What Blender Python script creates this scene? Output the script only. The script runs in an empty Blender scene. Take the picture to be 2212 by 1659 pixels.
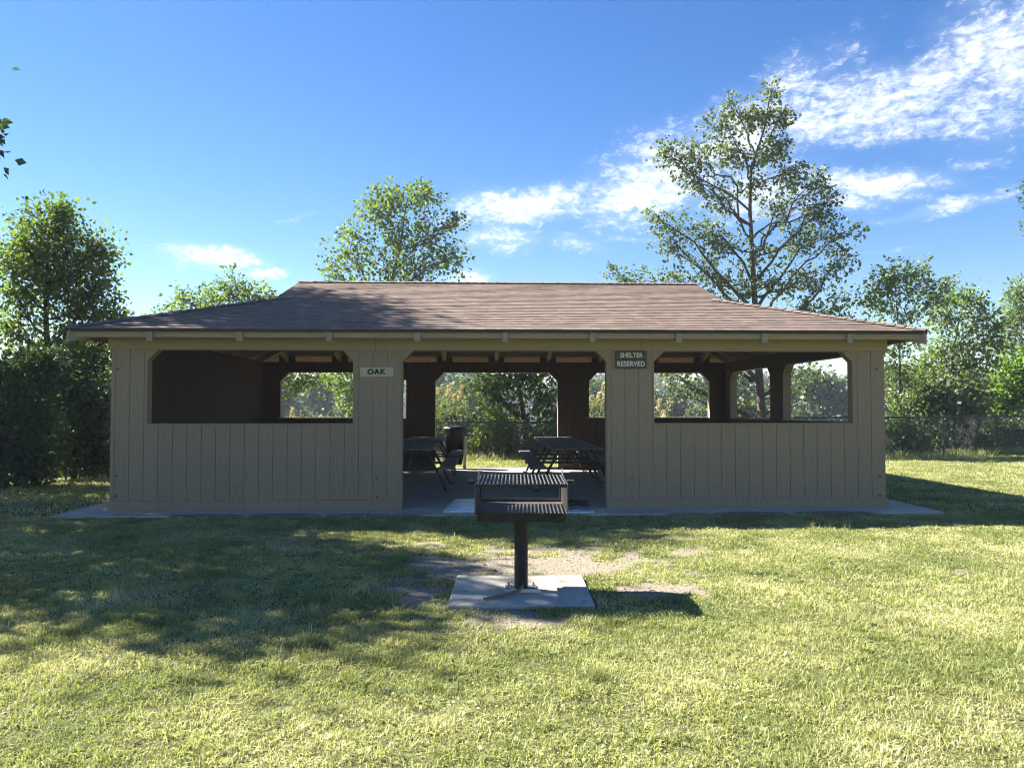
import bpy, math, random
import numpy as np
from math import radians as R

sc = bpy.context.scene
COL = sc.collection
rng = np.random.default_rng(7)

# ------------------------------------------------------------------ camera
YAW, PITCH = R(2.07), R(1.735)
CAM = np.array([-0.30, -11.25, 1.456])
FPX, CXP, CYP = 1700.0, 1106.0, 829.5
FW = np.array([math.sin(YAW)*math.cos(PITCH), math.cos(YAW)*math.cos(PITCH), math.sin(PITCH)])
RT = np.array([math.cos(YAW), -math.sin(YAW), 0.0])
UP = np.cross(RT, FW)


def at(px, py, d):
    """world point at distance d in front of the viewpoint (used to survey positions)"""
    return CAM + d*(FW + (px-CXP)/FPX*RT + (CYP-py)/FPX*UP)


cam = bpy.data.cameras.new('camera')
cam.sensor_width = 36.0
cam.lens = FPX/2212*36.0
cam.clip_start, cam.clip_end = 0.05, 3000
co = bpy.data.objects.new('camera', cam)
COL.objects.link(co)
co.location = CAM
co.rotation_euler = (math.pi/2+PITCH, 0, -YAW)
sc.camera = co

# ------------------------------------------------------------------ light
SUNV = np.array([-1.05, 0.52, 1.0])
SUNV /= np.linalg.norm(SUNV)
EL = math.asin(SUNV[2])
sun = bpy.data.lights.new('sun', 'SUN')
sun.energy = 5.0
sun.angle = R(0.5)
sun.color = (1.0, 0.94, 0.84)
so = bpy.data.objects.new('sun', sun)
COL.objects.link(so)
from mathutils import Vector
so.rotation_euler = Vector(SUNV).to_track_quat('Z', 'Y').to_euler()
so.location = (-20, 10, 30)


# ------------------------------------------------------------------ node helper
class N:
    def __init__(s, nt):
        s.nt = nt

    def new(s, t, **kw):
        n = s.nt.nodes.new(t)
        for k, v in kw.items():
            if hasattr(n, k):
                setattr(n, k, v)
        return n

    def set(s, sock, v):
        if isinstance(v, bpy.types.NodeSocket):
            s.nt.links.new(v, sock)
        elif v is not None:
            sock.default_value = v

    def math(s, op, a, b=None, c=None, clamp=False):
        n = s.new('ShaderNodeMath')
        n.operation = op
        n.use_clamp = clamp
        s.set(n.inputs[0], a)
        if b is not None:
            s.set(n.inputs[1], b)
        if c is not None:
            s.set(n.inputs[2], c)
        return n.outputs[0]

    def noise(s, vec, scale, detail=4, rough=0.55, dist=0.0, dim='3D', out='Fac'):
        n = s.new('ShaderNodeTexNoise')
        n.noise_dimensions = dim
        if vec is not None:
            s.nt.links.new(vec, n.inputs['Vector'])
        n.inputs['Scale'].default_value = scale
        n.inputs['Detail'].default_value = detail
        n.inputs['Roughness'].default_value = rough
        n.inputs['Distortion'].default_value = dist
        return n.outputs[out]

    def ramp(s, fac, stops):
        n = s.new('ShaderNodeValToRGB')
        s.nt.links.new(fac, n.inputs[0])
        e = n.color_ramp.elements
        while len(e) < len(stops):
            e.new(0.5)
        for el, (p, c) in zip(e, stops):
            el.position = p
            el.color = (c[0], c[1], c[2], 1) if not isinstance(c, (int, float)) else (c, c, c, 1)
        return n.outputs[0]

    def mix(s, fac, a, b, mode='MIX'):
        n = s.new('ShaderNodeMix')
        n.data_type = 'RGBA'
        n.blend_type = mode
        s.set(n.inputs[0], fac)
        for k, v in ((6, a), (7, b)):
            if isinstance(v, tuple):
                v = (v[0], v[1], v[2], 1)
            s.set(n.inputs[k], v)
        return n.outputs[2]

    def mapr(s, v, a, b, c=0.0, d=1.0, smooth=False):
        n = s.new('ShaderNodeMapRange')
        n.interpolation_type = 'SMOOTHSTEP' if smooth else 'LINEAR'
        s.set(n.inputs[0], v)
        for i, x in enumerate((a, b, c, d)):
            s.set(n.inputs[i+1], x)
        return n.outputs[0]

    def mapping(s, vec, scale=(1, 1, 1), rot=(0, 0, 0), loc=(0, 0, 0)):
        n = s.new('ShaderNodeMapping')
        s.nt.links.new(vec, n.inputs[0])
        n.inputs['Scale'].default_value = scale
        n.inputs['Rotation'].default_value = rot
        n.inputs['Location'].default_value = loc
        return n.outputs[0]

    def bump(s, h, strength=0.3, dist=0.01):
        n = s.new('ShaderNodeBump')
        n.inputs['Strength'].default_value = strength
        n.inputs['Distance'].default_value = dist
        s.nt.links.new(h, n.inputs['Height'])
        return n.outputs[0]


def mat(name, fn, rough=0.8, spec=0.3, metal=0.0):
    m = bpy.data.materials.new(name)
    m.use_nodes = True
    nt = m.node_tree
    b = nt.nodes['Principled BSDF']
    b.inputs['Roughness'].default_value = rough
    b.inputs['Specular IOR Level'].default_value = spec
    b.inputs['Metallic'].default_value = metal
    n = N(nt)
    tc = n.new('ShaderNodeTexCoord')
    r = fn(n, tc.outputs['Object'], tc.outputs['UV'], b)
    if r is not None:
        if isinstance(r, tuple):
            b.inputs['Base Color'].default_value = (*r, 1)
        else:
            nt.links.new(r, b.inputs['Base Color'])
    return m


# ------------------------------------------------------------------ world: sky with broken cloud
w = bpy.data.worlds.new('World')
sc.world = w
w.use_nodes = True
nt = w.node_tree
n = N(nt)
bg = nt.nodes['Background']
sky = n.new('ShaderNodeTexSky')
sky.sky_type = 'NISHITA'
sky.sun_disc = False
sky.sun_elevation = EL
sky.sun_rotation = math.atan2(SUNV[0], SUNV[1])
sky.air_density = 1.0
sky.dust_density = 0.05
sky.ozone_density = 2.6
sky.altitude = 100
tc = n.new('ShaderNodeTexCoord')
sep = n.new('ShaderNodeSeparateXYZ')
nt.links.new(tc.outputs['Generated'], sep.inputs[0])
az = n.math('ARCTAN2', sep.outputs[0], sep.outputs[1])
el = n.math('ARCSINE', sep.outputs[2])
comb = n.new('ShaderNodeCombineXYZ')
nt.links.new(az, comb.inputs[0])
nt.links.new(el, comb.inputs[1])
P = comb.outputs[0]
# slow warp so that cloud edges wander
wn = n.noise(P, 9, 3, 0.6, out='Color')
vm = n.new('ShaderNodeVectorMath')
vm.operation = 'MULTIPLY_ADD'
nt.links.new(wn, vm.inputs[0])
vm.inputs[1].default_value = (0.06, 0.035, 0)
vm.inputs[2].default_value = (0, 0, 0)
nt.links.new(P, vm.inputs[2])
PW = vm.outputs[0]
sepw = n.new('ShaderNodeSeparateXYZ')
nt.links.new(PW, sepw.inputs[0])
azw = n.math('SUBTRACT', sepw.outputs[0], 0.03)
elw = n.math('SUBTRACT', sepw.outputs[1], 0.0175)


def azel(px, py):
    v = at(px, py, 1.0)-CAM
    v = v/np.linalg.norm(v)
    return math.atan2(v[0], v[1]), math.asin(v[2])


# cloud groups: centre, half sizes, slope of the long axis (deg, up to the right), weight
CL = [(1130, 445, 190, 40, 8, .95), (1420, 385, 165, 80, 20, .95), (1590, 300, 240, 80, 27, .86),
      (1640, 420, 140, 60, 5, .8),
      (1900, 215, 330, 62, 7, .86), (2170, 130, 150, 130, 30, .80), (1930, 280, 220, 30, -4, .6), (2150, 262, 110, 34, 0, .68), (1880, 392, 130, 26, -6, 1.0),
      (1830, 432, 70, 22, 0, .85), (2050, 437, 130, 16, 5, .62), (470, 557, 105, 24, -6, 1.0), (575, 597, 50, 13, 0, .9),
      (1080, 510, 95, 32, -3, .72), (1300, 452, 75, 11, 0, .7), (1010, 600, 60, 24, 0, .9), (2110, 350, 70, 14, 5, .55),
      (640, 468, 40, 8, 15, .5), (1340, 512, 90, 9, 0, .5), (1940, 533, 60, 6, 0, .4), (1230, 522, 90, 26, -10, .5)]
total = None
for (px, py, hw, hh, ang, wt) in CL:
    a0, e0 = azel(px, py)
    sx, sy = hw/FPX, hh/FPX
    ca, sa = math.cos(R(ang)), math.sin(R(ang))
    dx = n.math('SUBTRACT', azw, a0)
    dy = n.math('SUBTRACT', elw, e0)
    u = n.math('ADD', n.math('MULTIPLY', dx, ca/sx), n.math('MULTIPLY', dy, sa/sx))
    v = n.math('ADD', n.math('MULTIPLY', dx, -sa/sy), n.math('MULTIPLY', dy, ca/sy))
    q = n.math('ADD', n.math('MULTIPLY', u, u), n.math('MULTIPLY', v, v))
    g = n.math('MULTIPLY', n.math('EXPONENT', n.math('MULTIPLY', q, -0.8)), wt)
    total = g if total is None else n.math('MAXIMUM', total, g)
pm = n.mapping(P, (1.0, 1.55, 1), rot=(0, 0, R(-14)))
n1 = n.noise(pm, 74, 3, 0.6, 0.6)
n2 = n.noise(n.mapping(P, (1, 2.6, 1), rot=(0, 0, R(-18))), 17, 5, 0.62, 0.8)
n3 = n.noise(n.mapping(P, (1, 3.0, 1), rot=(0, 0, R(-22))), 120, 3, 0.6, .5)
nn = n.math('ADD', n.math('MULTIPLY', n1, 0.85), n.math('MULTIPLY', n2, 1.05))
nn = n.math('ADD', nn, n.math('MULTIPLY', n3, 0.35))
cv = n.math('ADD', n.math('MULTIPLY', total, 0.80), n.math('SUBTRACT', nn, 1.125))
cv = n.mapr(cv, 0.20, 0.92, 0, 1, True)
cv = n.math('MULTIPLY', cv, n.mapr(total, 0.03, 0.3, 0, 1, True))
veil = n.math('MULTIPLY', n.mapr(total, .15, .9, 0, 1, True), n.mapr(n2, .3, .7, .08, .42))
cv = n.math('MAXIMUM', n.math('MULTIPLY', cv, 0.9), veil)
hsv = n.new('ShaderNodeHueSaturation')
nt.links.new(sky.outputs[0], hsv.inputs['Color'])
hsv.inputs['Hue'].default_value = 0.510
hsv.inputs['Saturation'].default_value = 1.32
hsv.inputs['Value'].default_value = 0.78
skyc = hsv.outputs[0]
final = n.mix(cv, skyc, (5.4, 5.7, 6.2))
nt.links.new(final, bg.inputs[0])
bg.inputs[1].default_value = 0.050

sc.view_settings.view_transform = 'Standard'
sc.view_settings.look = 'None'
sc.view_settings.gamma = 1
sc.view_settings.exposure = 2.28
sc.cycles.use_denoising = True
try:
    sc.cycles.denoiser = 'OPENIMAGEDENOISE'
except Exception:
    pass
sc.cycles.filter_width = 1.15
sc.cycles.max_bounces = 7
sc.cycles.transparent_max_bounces = 8
sc.cycles.sample_clamp_indirect = 6


# ------------------------------------------------------------------ mesh builder
class MB:
    """collects shapes; build() links them as ONE mesh object"""

    def __init__(s):
        s.v, s.f, s.m = [], [], []
        s.uv = None

    def add(s, verts, faces, mi=0):
        b = len(s.v)
        s.v.extend([tuple(p) for p in verts])
        for f in faces:
            s.f.append(tuple(b+i for i in f))
            s.m.append(mi)

    def box(s, x0, x1, y0, y1, z0, z1, mi=0):
        s.hexa([(x0, y0, z0), (x1, y0, z0), (x1, y1, z0), (x0, y1, z0),
                (x0, y0, z1), (x1, y0, z1), (x1, y1, z1), (x0, y1, z1)], mi)

    def hexa(s, p, mi=0):
        s.add(p, [(0, 3, 2, 1), (4, 5, 6, 7), (0, 1, 5, 4), (1, 2, 6, 5), (2, 3, 7, 6), (3, 0, 4, 7)], mi)

    def bevbox(s, x0, x1, y0, y1, z0, z1, b=0.004, mi=0):
        """box with all edges chamfered"""
        P = []
        for (X, sx) in ((x0, 1), (x1, -1)):
            for (Y, sy) in ((y0, 1), (y1, -1)):
                for (Z, sz) in ((z0, 1), (z1, -1)):
                    P += [(X, Y+sy*b, Z+sz*b), (X+sx*b, Y, Z+sz*b), (X+sx*b, Y+sy*b, Z)]
        i = lambda a, c, d, k: ((a*2+c)*2+d)*3+k
        F = []
        F += [(i(0, 0, 0, 0), i(0, 0, 1, 0), i(0, 1, 1, 0), i(0, 1, 0, 0)), (i(1, 0, 0, 0), i(1, 1, 0, 0), i(1, 1, 1, 0), i(1, 0, 1, 0))]
        F += [(i(0, 0, 0, 1), i(1, 0, 0, 1), i(1, 0, 1, 1), i(0, 0, 1, 1)), (i(0, 1, 0, 1), i(0, 1, 1, 1), i(1, 1, 1, 1), i(1, 1, 0, 1))]
        F += [(i(0, 0, 0, 2), i(0, 1, 0, 2), i(1, 1, 0, 2), i(1, 0, 0, 2)), (i(0, 0, 1, 2), i(1, 0, 1, 2), i(1, 1, 1, 2), i(0, 1, 1, 2))]
        for a in (0, 1):
            for c in (0, 1):
                F.append((i(a, c, 0, 0), i(a, c, 1, 0), i(a, c, 1, 1), i(a, c, 0, 1)))
                F.append((i(a, 0, c, 0), i(a, 1, c, 0), i(a, 1, c, 2), i(a, 0, c, 2)))
                F.append((i(0, a, c, 1), i(1, a, c, 1), i(1, a, c, 2), i(0, a, c, 2)))
                for d in (0, 1):
                    F.append((i(a, c, d, 0), i(a, c, d, 1), i(a, c, d, 2)))
        s.add(P, F, mi)

    def tube(s, pts, rad, sides=8, mi=0, caps=True):
        pts = [np.array(p, float) for p in pts]
        k = len(pts)
        rad = [rad]*k if np.isscalar(rad) else rad
        V, F = [], []
        prev = None
        for i, p in enumerate(pts):
            t = pts[min(i+1, k-1)]-pts[max(i-1, 0)]
            t /= (np.linalg.norm(t)+1e-9)
            a = prev if prev is not None else (np.array([1, 0, 0]) if abs(t[0]) < .8 else np.array([0, 1, 0]))
            a = a-t*np.dot(a, t)
            a /= np.linalg.norm(a)
            prev = a
            b = np.cross(t, a)
            for j in range(sides):
                th = 2*math.pi*j/sides
                V.append(p+rad[i]*(math.cos(th)*a+math.sin(th)*b))
        for i in range(k-1):
            for j in range(sides):
                j2 = (j+1) % sides
                F.append((i*sides+j, i*sides+j2, (i+1)*sides+j2, (i+1)*sides+j))
        if caps:
            F.append(tuple(range(sides-1, -1, -1)))
            F.append(tuple((k-1)*sides+j for j in range(sides)))
        s.add(V, F, mi)

    def bar(s, a, b, w, h, mi=0, up=(0, 0, 1)):
        """rectangular bar from a to b"""
        a, b = np.array(a, float), np.array(b, float)
        t = b-a
        t /= np.linalg.norm(t)
        u = np.array(up, float)
        r = np.cross(t, u)
        r /= np.linalg.norm(r)
        u = np.cross(r, t)
        p = []
        for q in (a, b):
            p += [q-r*w/2-u*h/2, q+r*w/2-u*h/2, q+r*w/2+u*h/2, q-r*w/2+u*h/2]
        s.add(p, [(0, 3, 2, 1), (4, 5, 6, 7), (0, 1, 5, 4), (1, 2, 6, 5), (2, 3, 7, 6), (3, 0, 4, 7)], mi)

    def build(s, name, mats, parent=None, smooth=False, fixn=True, loc=None):
        me = bpy.data.meshes.new(name)
        me.from_pydata(s.v, [], s.f)
        for m in (mats if isinstance(mats, (list, tuple)) else [mats]):
            me.materials.append(m)
        me.polygons.foreach_set('material_index', s.m)
        if fixn:
            import bmesh
            bm = bmesh.new()
            bm.from_mesh(me)
            bmesh.ops.recalc_face_normals(bm, faces=bm.faces)
            bm.to_mesh(me)
            bm.free()
        if smooth:
            me.polygons.foreach_set('use_smooth', [True]*len(me.polygons))
        me.update()
        return link(name, me, parent, loc)


def link(name, me, parent=None, loc=None):
    o = bpy.data.objects.new(name, me)
    COL.objects.link(o)
    if loc is not None:
        o.location = loc
    if parent is not None:
        o.parent = parent
    return o


def tag(o, label, cat, group=None, kind=None):
    o['label'] = label
    o['category'] = cat
    if group:
        o['group'] = group
    if kind:
        o['kind'] = kind
    return o


def structure(o):
    o['kind'] = 'structure'
    return o


def thing(name, label, cat, loc=(0, 0, 0), group=None):
    o = bpy.data.objects.new(name, None)
    o.empty_display_size = 0.2
    COL.objects.link(o)
    o.location = loc
    return tag(o, label, cat, group)


# ------------------------------------------------------------------ materials
def m_siding(n, ob, uv, b):
    g = n.noise(n.mapping(ob, (26, 26, 1.6)), 3.2, 6, 0.65)
    big = n.noise(ob, 0.9, 3, 0.5)
    fine = n.noise(n.mapping(ob, (7, 7, 40)), 3.0, 4, 0.7)
    c = n.ramp(g, [(0.22, (.190, .140, .088)), (0.5, (.278, .211, .137)), (0.78, (.345, .267, .177))])
    c = n.mix(n.mapr(big, .35, .7, 0, .35), c, (.245, .187, .128))
    c = n.mix(n.mapr(fine, .60, .72, 0, .5), c, (.15, .122, .08))
    sp = n.new('ShaderNodeSeparateXYZ')
    n.nt.links.new(ob, sp.inputs[0])
    bi = n.math('FLOOR', n.math('DIVIDE', n.math('ADD', n.math('ADD', sp.outputs[0], sp.outputs[1]), 4.87), 1.2))
    wn_ = n.new('ShaderNodeTexWhiteNoise')
    wn_.noise_dimensions = '1D'
    n.nt.links.new(bi, wn_.inputs['W'])
    c = n.mix(n.math('MULTIPLY', wn_.outputs[0], .28), c, (.175, .140, .095))
    st_ = n.noise(n.mapping(ob, (7, 7, .5)), 1.5, 5, .65)
    c = n.mix(n.mapr(st_, .58, .75, 0, .35), c, (.16, .13, .09))
    n.set(b.inputs['Normal'], n.bump(n.math('ADD', g, n.math('MULTIPLY', fine, .7)), 0.5, 0.007))
    return c


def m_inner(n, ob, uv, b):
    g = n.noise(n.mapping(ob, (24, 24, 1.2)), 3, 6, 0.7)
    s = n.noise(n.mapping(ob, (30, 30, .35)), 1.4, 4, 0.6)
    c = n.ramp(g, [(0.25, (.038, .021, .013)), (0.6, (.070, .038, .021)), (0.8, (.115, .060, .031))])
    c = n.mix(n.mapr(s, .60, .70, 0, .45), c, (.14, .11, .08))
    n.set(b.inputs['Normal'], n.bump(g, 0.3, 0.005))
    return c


def m_trim(n, ob, uv, b):
    g = n.noise(n.mapping(ob, (2.0, 20, 20)), 3.0, 6, 0.65)
    c = n.ramp(g, [(0.25, (.235, .183, .105)), (0.5, (.285, .225, .133)), (0.8, (.33, .262, .16))])
    n.set(b.inputs['Normal'], n.bump(g, 0.25, 0.004))
    return c


def m_rafter(n, ob, uv, b):
    g = n.noise(n.mapping(ob, (14, 2, 14)), 3, 5, 0.6)
    return n.ramp(g, [(0.3, (.22, .18, .12)), (0.7, (.31, .255, .175))])


def m_deck(n, ob, uv, b):
    g = n.noise(n.mapping(ob, (1.5, 16, 16)), 3, 5, 0.6)
    return n.ramp(g, [(0.3, (.10, .060, .038)), (0.7, (.17, .105, .065))])


def m_shingle(n, ob, uv, b):
    sep = n.new('ShaderNodeSeparateXYZ')
    n.nt.links.new(uv, sep.inputs[0])
    row = n.math('FLOOR', sep.outputs[1])
    wn = n.new('ShaderNodeTexWhiteNoise')
    wn.noise_dimensions = '1D'
    n.nt.links.new(row, wn.inputs['W'])
    col = n.math('ADD', n.math('MULTIPLY', sep.outputs[0], 7.5), n.math('MULTIPLY', wn.outputs[0], 7.0))
    cell = n.math('FLOOR', col)
    cmb = n.new('ShaderNodeCombineXYZ')
    n.nt.links.new(cell, cmb.inputs[0])
    n.nt.links.new(row, cmb.inputs[1])
    w2 = n.new('ShaderNodeTexWhiteNoise')
    w2.noise_dimensions = '2D'
    n.nt.links.new(cmb.outputs[0], w2.inputs['Vector'])
    c = n.ramp(w2.outputs[0], [(0.0, (.140, .101, .080)), (0.35, (.163, .118, .094)), (0.65, (.182, .133, .106)), (1.0, (.214, .160, .130))])
    gr = n.noise(ob, 220, 2, 0.6)
    c = n.mix(n.mapr(gr, .35, .65, 0, .35), c, (.095, .075, .062))
    big = n.noise(ob, .7, 4, 0.6)
    c = n.mix(n.mapr(big, .4, .7, 0, .35), c, (.138, .108, .090))
    fr = n.math('FRACT', col)
    edge = n.math('MULTIPLY', n.math('LESS_THAN', fr, 0.03), 0.5)
    c = n.mix(edge, c, (.05, .04, .035))
    n.set(b.inputs['Normal'], n.bump(gr, 0.4, 0.004))
    return c


def m_flash(n, ob, uv, b):
    return (.030, .024, .022)


def stains(n, ob, spots):
    """dirt and damp marks with a fixed shape on a slab"""
    sep = n.new('ShaderNodeSeparateXYZ')
    n.nt.links.new(ob, sep.inputs[0])
    wob = n.noise(ob, 3.5, 4, 0.6)
    tot = None
    for (x, y, rx, ry) in spots:
        dx = n.math('DIVIDE', n.math('SUBTRACT', sep.outputs[0], x), rx)
        dy = n.math('DIVIDE', n.math('SUBTRACT', sep.outputs[1], y), ry)
        q = n.math('SQRT', n.math('ADD', n.math('MULTIPLY', dx, dx), n.math('MULTIPLY', dy, dy)))
        q = n.math('ADD', q, n.math('MULTIPLY', n.math('SUBTRACT', wob, .5), 0.5))
        g = n.mapr(q, .82, 1.02, 1, 0, True)
        tot = g if tot is None else n.math('MAXIMUM', tot, g)
    return tot


def m_concrete(n, ob, uv, b):
    a = n.noise(ob, 1.1, 5, 0.65)
    f = n.noise(ob, 45, 4, 0.7)
    c = n.ramp(a, [(0.3, (.32, .295, .24)), (0.55, (.40, .37, .305)), (0.8, (.47, .435, .36))])
    c = n.mix(n.mapr(f, .5, .75, 0, .3), c, (.22, .22, .20))
    wear = n.noise(n.mapping(ob, (1, .5, 1)), 1.7, 5, 0.7)
    c = n.mix(n.mapr(wear, .52, .68, 0, .5), c, (.24, .215, .17))
    st = stains(n, ob, [(-4.0, -.60, .55, .19), (-2.95, -.60, .55, .22), (-2.0, -.60, .45, .18), (-4.75, -.48, .6, .05),
                        (3.35, -.60, .6, .19), (4.5, -.60, .65, .20), (-1.4, -.62, .35, .12), (2.5, -.62, .4, .1)])
    c = n.mix(n.math('MULTIPLY', st, .85), c, (.105, .085, .06))
    n.set(b.inputs['Normal'], n.bump(f, 0.25, 0.004))
    return c


def m_pad(n, ob, uv, b):
    a = n.noise(ob, 3.0, 5, 0.65)
    f = n.noise(ob, 60, 4, 0.7)
    c = n.ramp(a, [(0.3, (.36, .325, .26)), (0.6, (.46, .42, .34)), (0.8, (.54, .495, .405))])
    c = n.mix(n.mapr(f, .55, .75, 0, .35), c, (.18, .16, .125))
    blot = n.noise(ob, 5.5, 6, .7, 1.2)
    c = n.mix(n.mapr(blot, .55, .66, 0, .65), c, (.17, .15, .12))
    st = stains(n, ob, [(.16, -.42, .30, .32)])
    c = n.mix(n.math('MULTIPLY', st, .35), c, (.30, .31, .32))
    n.set(b.inputs['Normal'], n.bump(f, 0.3, 0.004))
    return c


def m_iron(n, ob, uv, b):
    a = n.noise(ob, 9, 5, 0.65)
    r = n.noise(ob, 30, 4, 0.7)
    c = n.ramp(a, [(0.3, (.014, .013, .012)), (0.6, (.026, .024, .022)), (0.85, (.055, .047, .040))])
    c = n.mix(n.mapr(r, .58, .75, 0, .6), c, (.10, .06, .035))
    n.set(b.inputs['Roughness'], n.mapr(r, .3, .7, .6, .85))
    n.set(b.inputs['Normal'], n.bump(r, 0.3, 0.002))
    return c


def m_iron_box(n, ob, uv, b):
    a = n.noise(ob, 7, 6, 0.7)
    r = n.noise(ob, 26, 4, 0.7)
    c = n.ramp(a, [(0.3, (.028, .026, .024)), (0.55, (.055, .050, .045)), (0.8, (.10, .09, .08))])
    c = n.mix(n.mapr(r, .55, .75, 0, .6), c, (.13, .075, .04))
    n.set(b.inputs['Roughness'], n.mapr(r, .3, .7, .45, .8))
    n.set(b.inputs['Normal'], n.bump(r, 0.3, 0.003))
    return c


def m_grate(n, ob, uv, b):
    r = n.noise(ob, 40, 4, 0.7)
    n.set(b.inputs['Roughness'], n.mapr(r, .3, .7, .28, .5))
    return n.ramp(r, [(.3, (.10, .10, .11)), (.7, (.20, .20, .215))])


def m_tablewood(n, ob, uv, b):
    g = n.noise(n.mapping(ob, (30, 2.0, 30)), 2.2, 6, 0.7)
    c = n.ramp(g, [(0.3, (.10, .092, .080)), (0.55, (.17, .158, .14)), (0.8, (.24, .225, .20))])
    n.set(b.inputs['Normal'], n.bump(g, 0.4, 0.004))
    return c


def flat(c):
    def f(n, ob, uv, b):
        k = n.noise(ob, 14, 4, 0.6)
        return n.ramp(k, [(.3, tuple(x*.85 for x in c)), (.7, tuple(min(1, x*1.12) for x in c))])
    return f


def m_whitepanel(n, ob, uv, b):
    a = n.noise(n.mapping(ob, (1, 2.2, 1)), 3.5, 5, 0.65, .8)
    c = n.ramp(a, [(.30, (.22, .25, .29)), (.42, (.55, .59, .63)), (.55, (.74, .77, .80)), (.8, (.80, .82, .84))])
    n.set(b.inputs['Roughness'], n.mapr(a, .3, .6, .5, .32))
    return c


def m_darkpanel(n, ob, uv, b):
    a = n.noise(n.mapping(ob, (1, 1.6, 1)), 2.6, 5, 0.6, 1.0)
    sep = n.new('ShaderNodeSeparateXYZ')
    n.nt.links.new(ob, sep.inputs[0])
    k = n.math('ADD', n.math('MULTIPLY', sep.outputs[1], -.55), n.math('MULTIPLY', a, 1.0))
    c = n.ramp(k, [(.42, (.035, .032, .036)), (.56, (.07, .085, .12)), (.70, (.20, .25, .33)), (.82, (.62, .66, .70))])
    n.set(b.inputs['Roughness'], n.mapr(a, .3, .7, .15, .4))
    return c


def m_bark(n, ob, uv, b):
    g = n.noise(n.mapping(ob, (9, 9, 2.0)), 2.2, 6, 0.7)
    c = n.ramp(g, [(0.3, (.042, .035, .028)), (0.55, (.095, .08, .063)), (0.8, (.18, .155, .125))])
    n.set(b.inputs['Normal'], n.bump(g, 0.7, 0.03))
    return c


def leafmat(name, lo, mid, hi, trans=0.42, gloss=0.045, tint=(1.25, 1.35, .55), vary=0.0):
    m = bpy.data.materials.new(name)
    m.use_nodes = True
    nt = m.node_tree
    n = N(nt)
    for x in list(nt.nodes):
        if x.type == 'BSDF_PRINCIPLED':
            nt.nodes.remove(x)
    out = [x for x in nt.nodes if x.type == 'OUTPUT_MATERIAL'][0]
    geo = n.new('ShaderNodeNewGeometry')
    tcx = n.new('ShaderNodeTexCoord')
    fac = geo.outputs['Random Per Island']
    if vary:
        pn = n.noise(tcx.outputs['Object'], 1.1, 5, 0.65)
        fac = n.math('ADD', n.math('MULTIPLY', fac, 1-vary*.5), n.math('MULTIPLY', n.math('SUBTRACT', pn, .38), vary*2.2), clamp=True)
    c = n.ramp(fac, [(0, lo), (.5, mid), (1, hi)])
    cl = n.noise(tcx.outputs['Object'], 0.9, 3, 0.6)
    c = n.mix(n.mapr(cl, .35, .7, 0, .45), c, lo)
    d = n.new('ShaderNodeBsdfDiffuse')
    nt.links.new(c, d.inputs[0])
    t = n.new('ShaderNodeBsdfTranslucent')
    ct = n.mix(1.0, c, tint, 'MULTIPLY')
    nt.links.new(ct, t.inputs[0])
    mx = n.new('ShaderNodeMixShader')
    mx.inputs[0].default_value = trans
    nt.links.new(d.outputs[0], mx.inputs[1])
    nt.links.new(t.outputs[0], mx.inputs[2])
    g = n.new('ShaderNodeBsdfGlossy')
    g.inputs['Roughness'].default_value = 0.62
    g.inputs['Color'].default_value = (.8, .85, .85, 1)
    m2 = n.new('ShaderNodeMixShader')
    m2.inputs[0].default_value = gloss
    nt.links.new(mx.outputs[0], m2.inputs[1])
    nt.links.new(g.outputs[0], m2.inputs[2])
    nt.links.new(m2.outputs[0], out.inputs[0])
    return m


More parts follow.
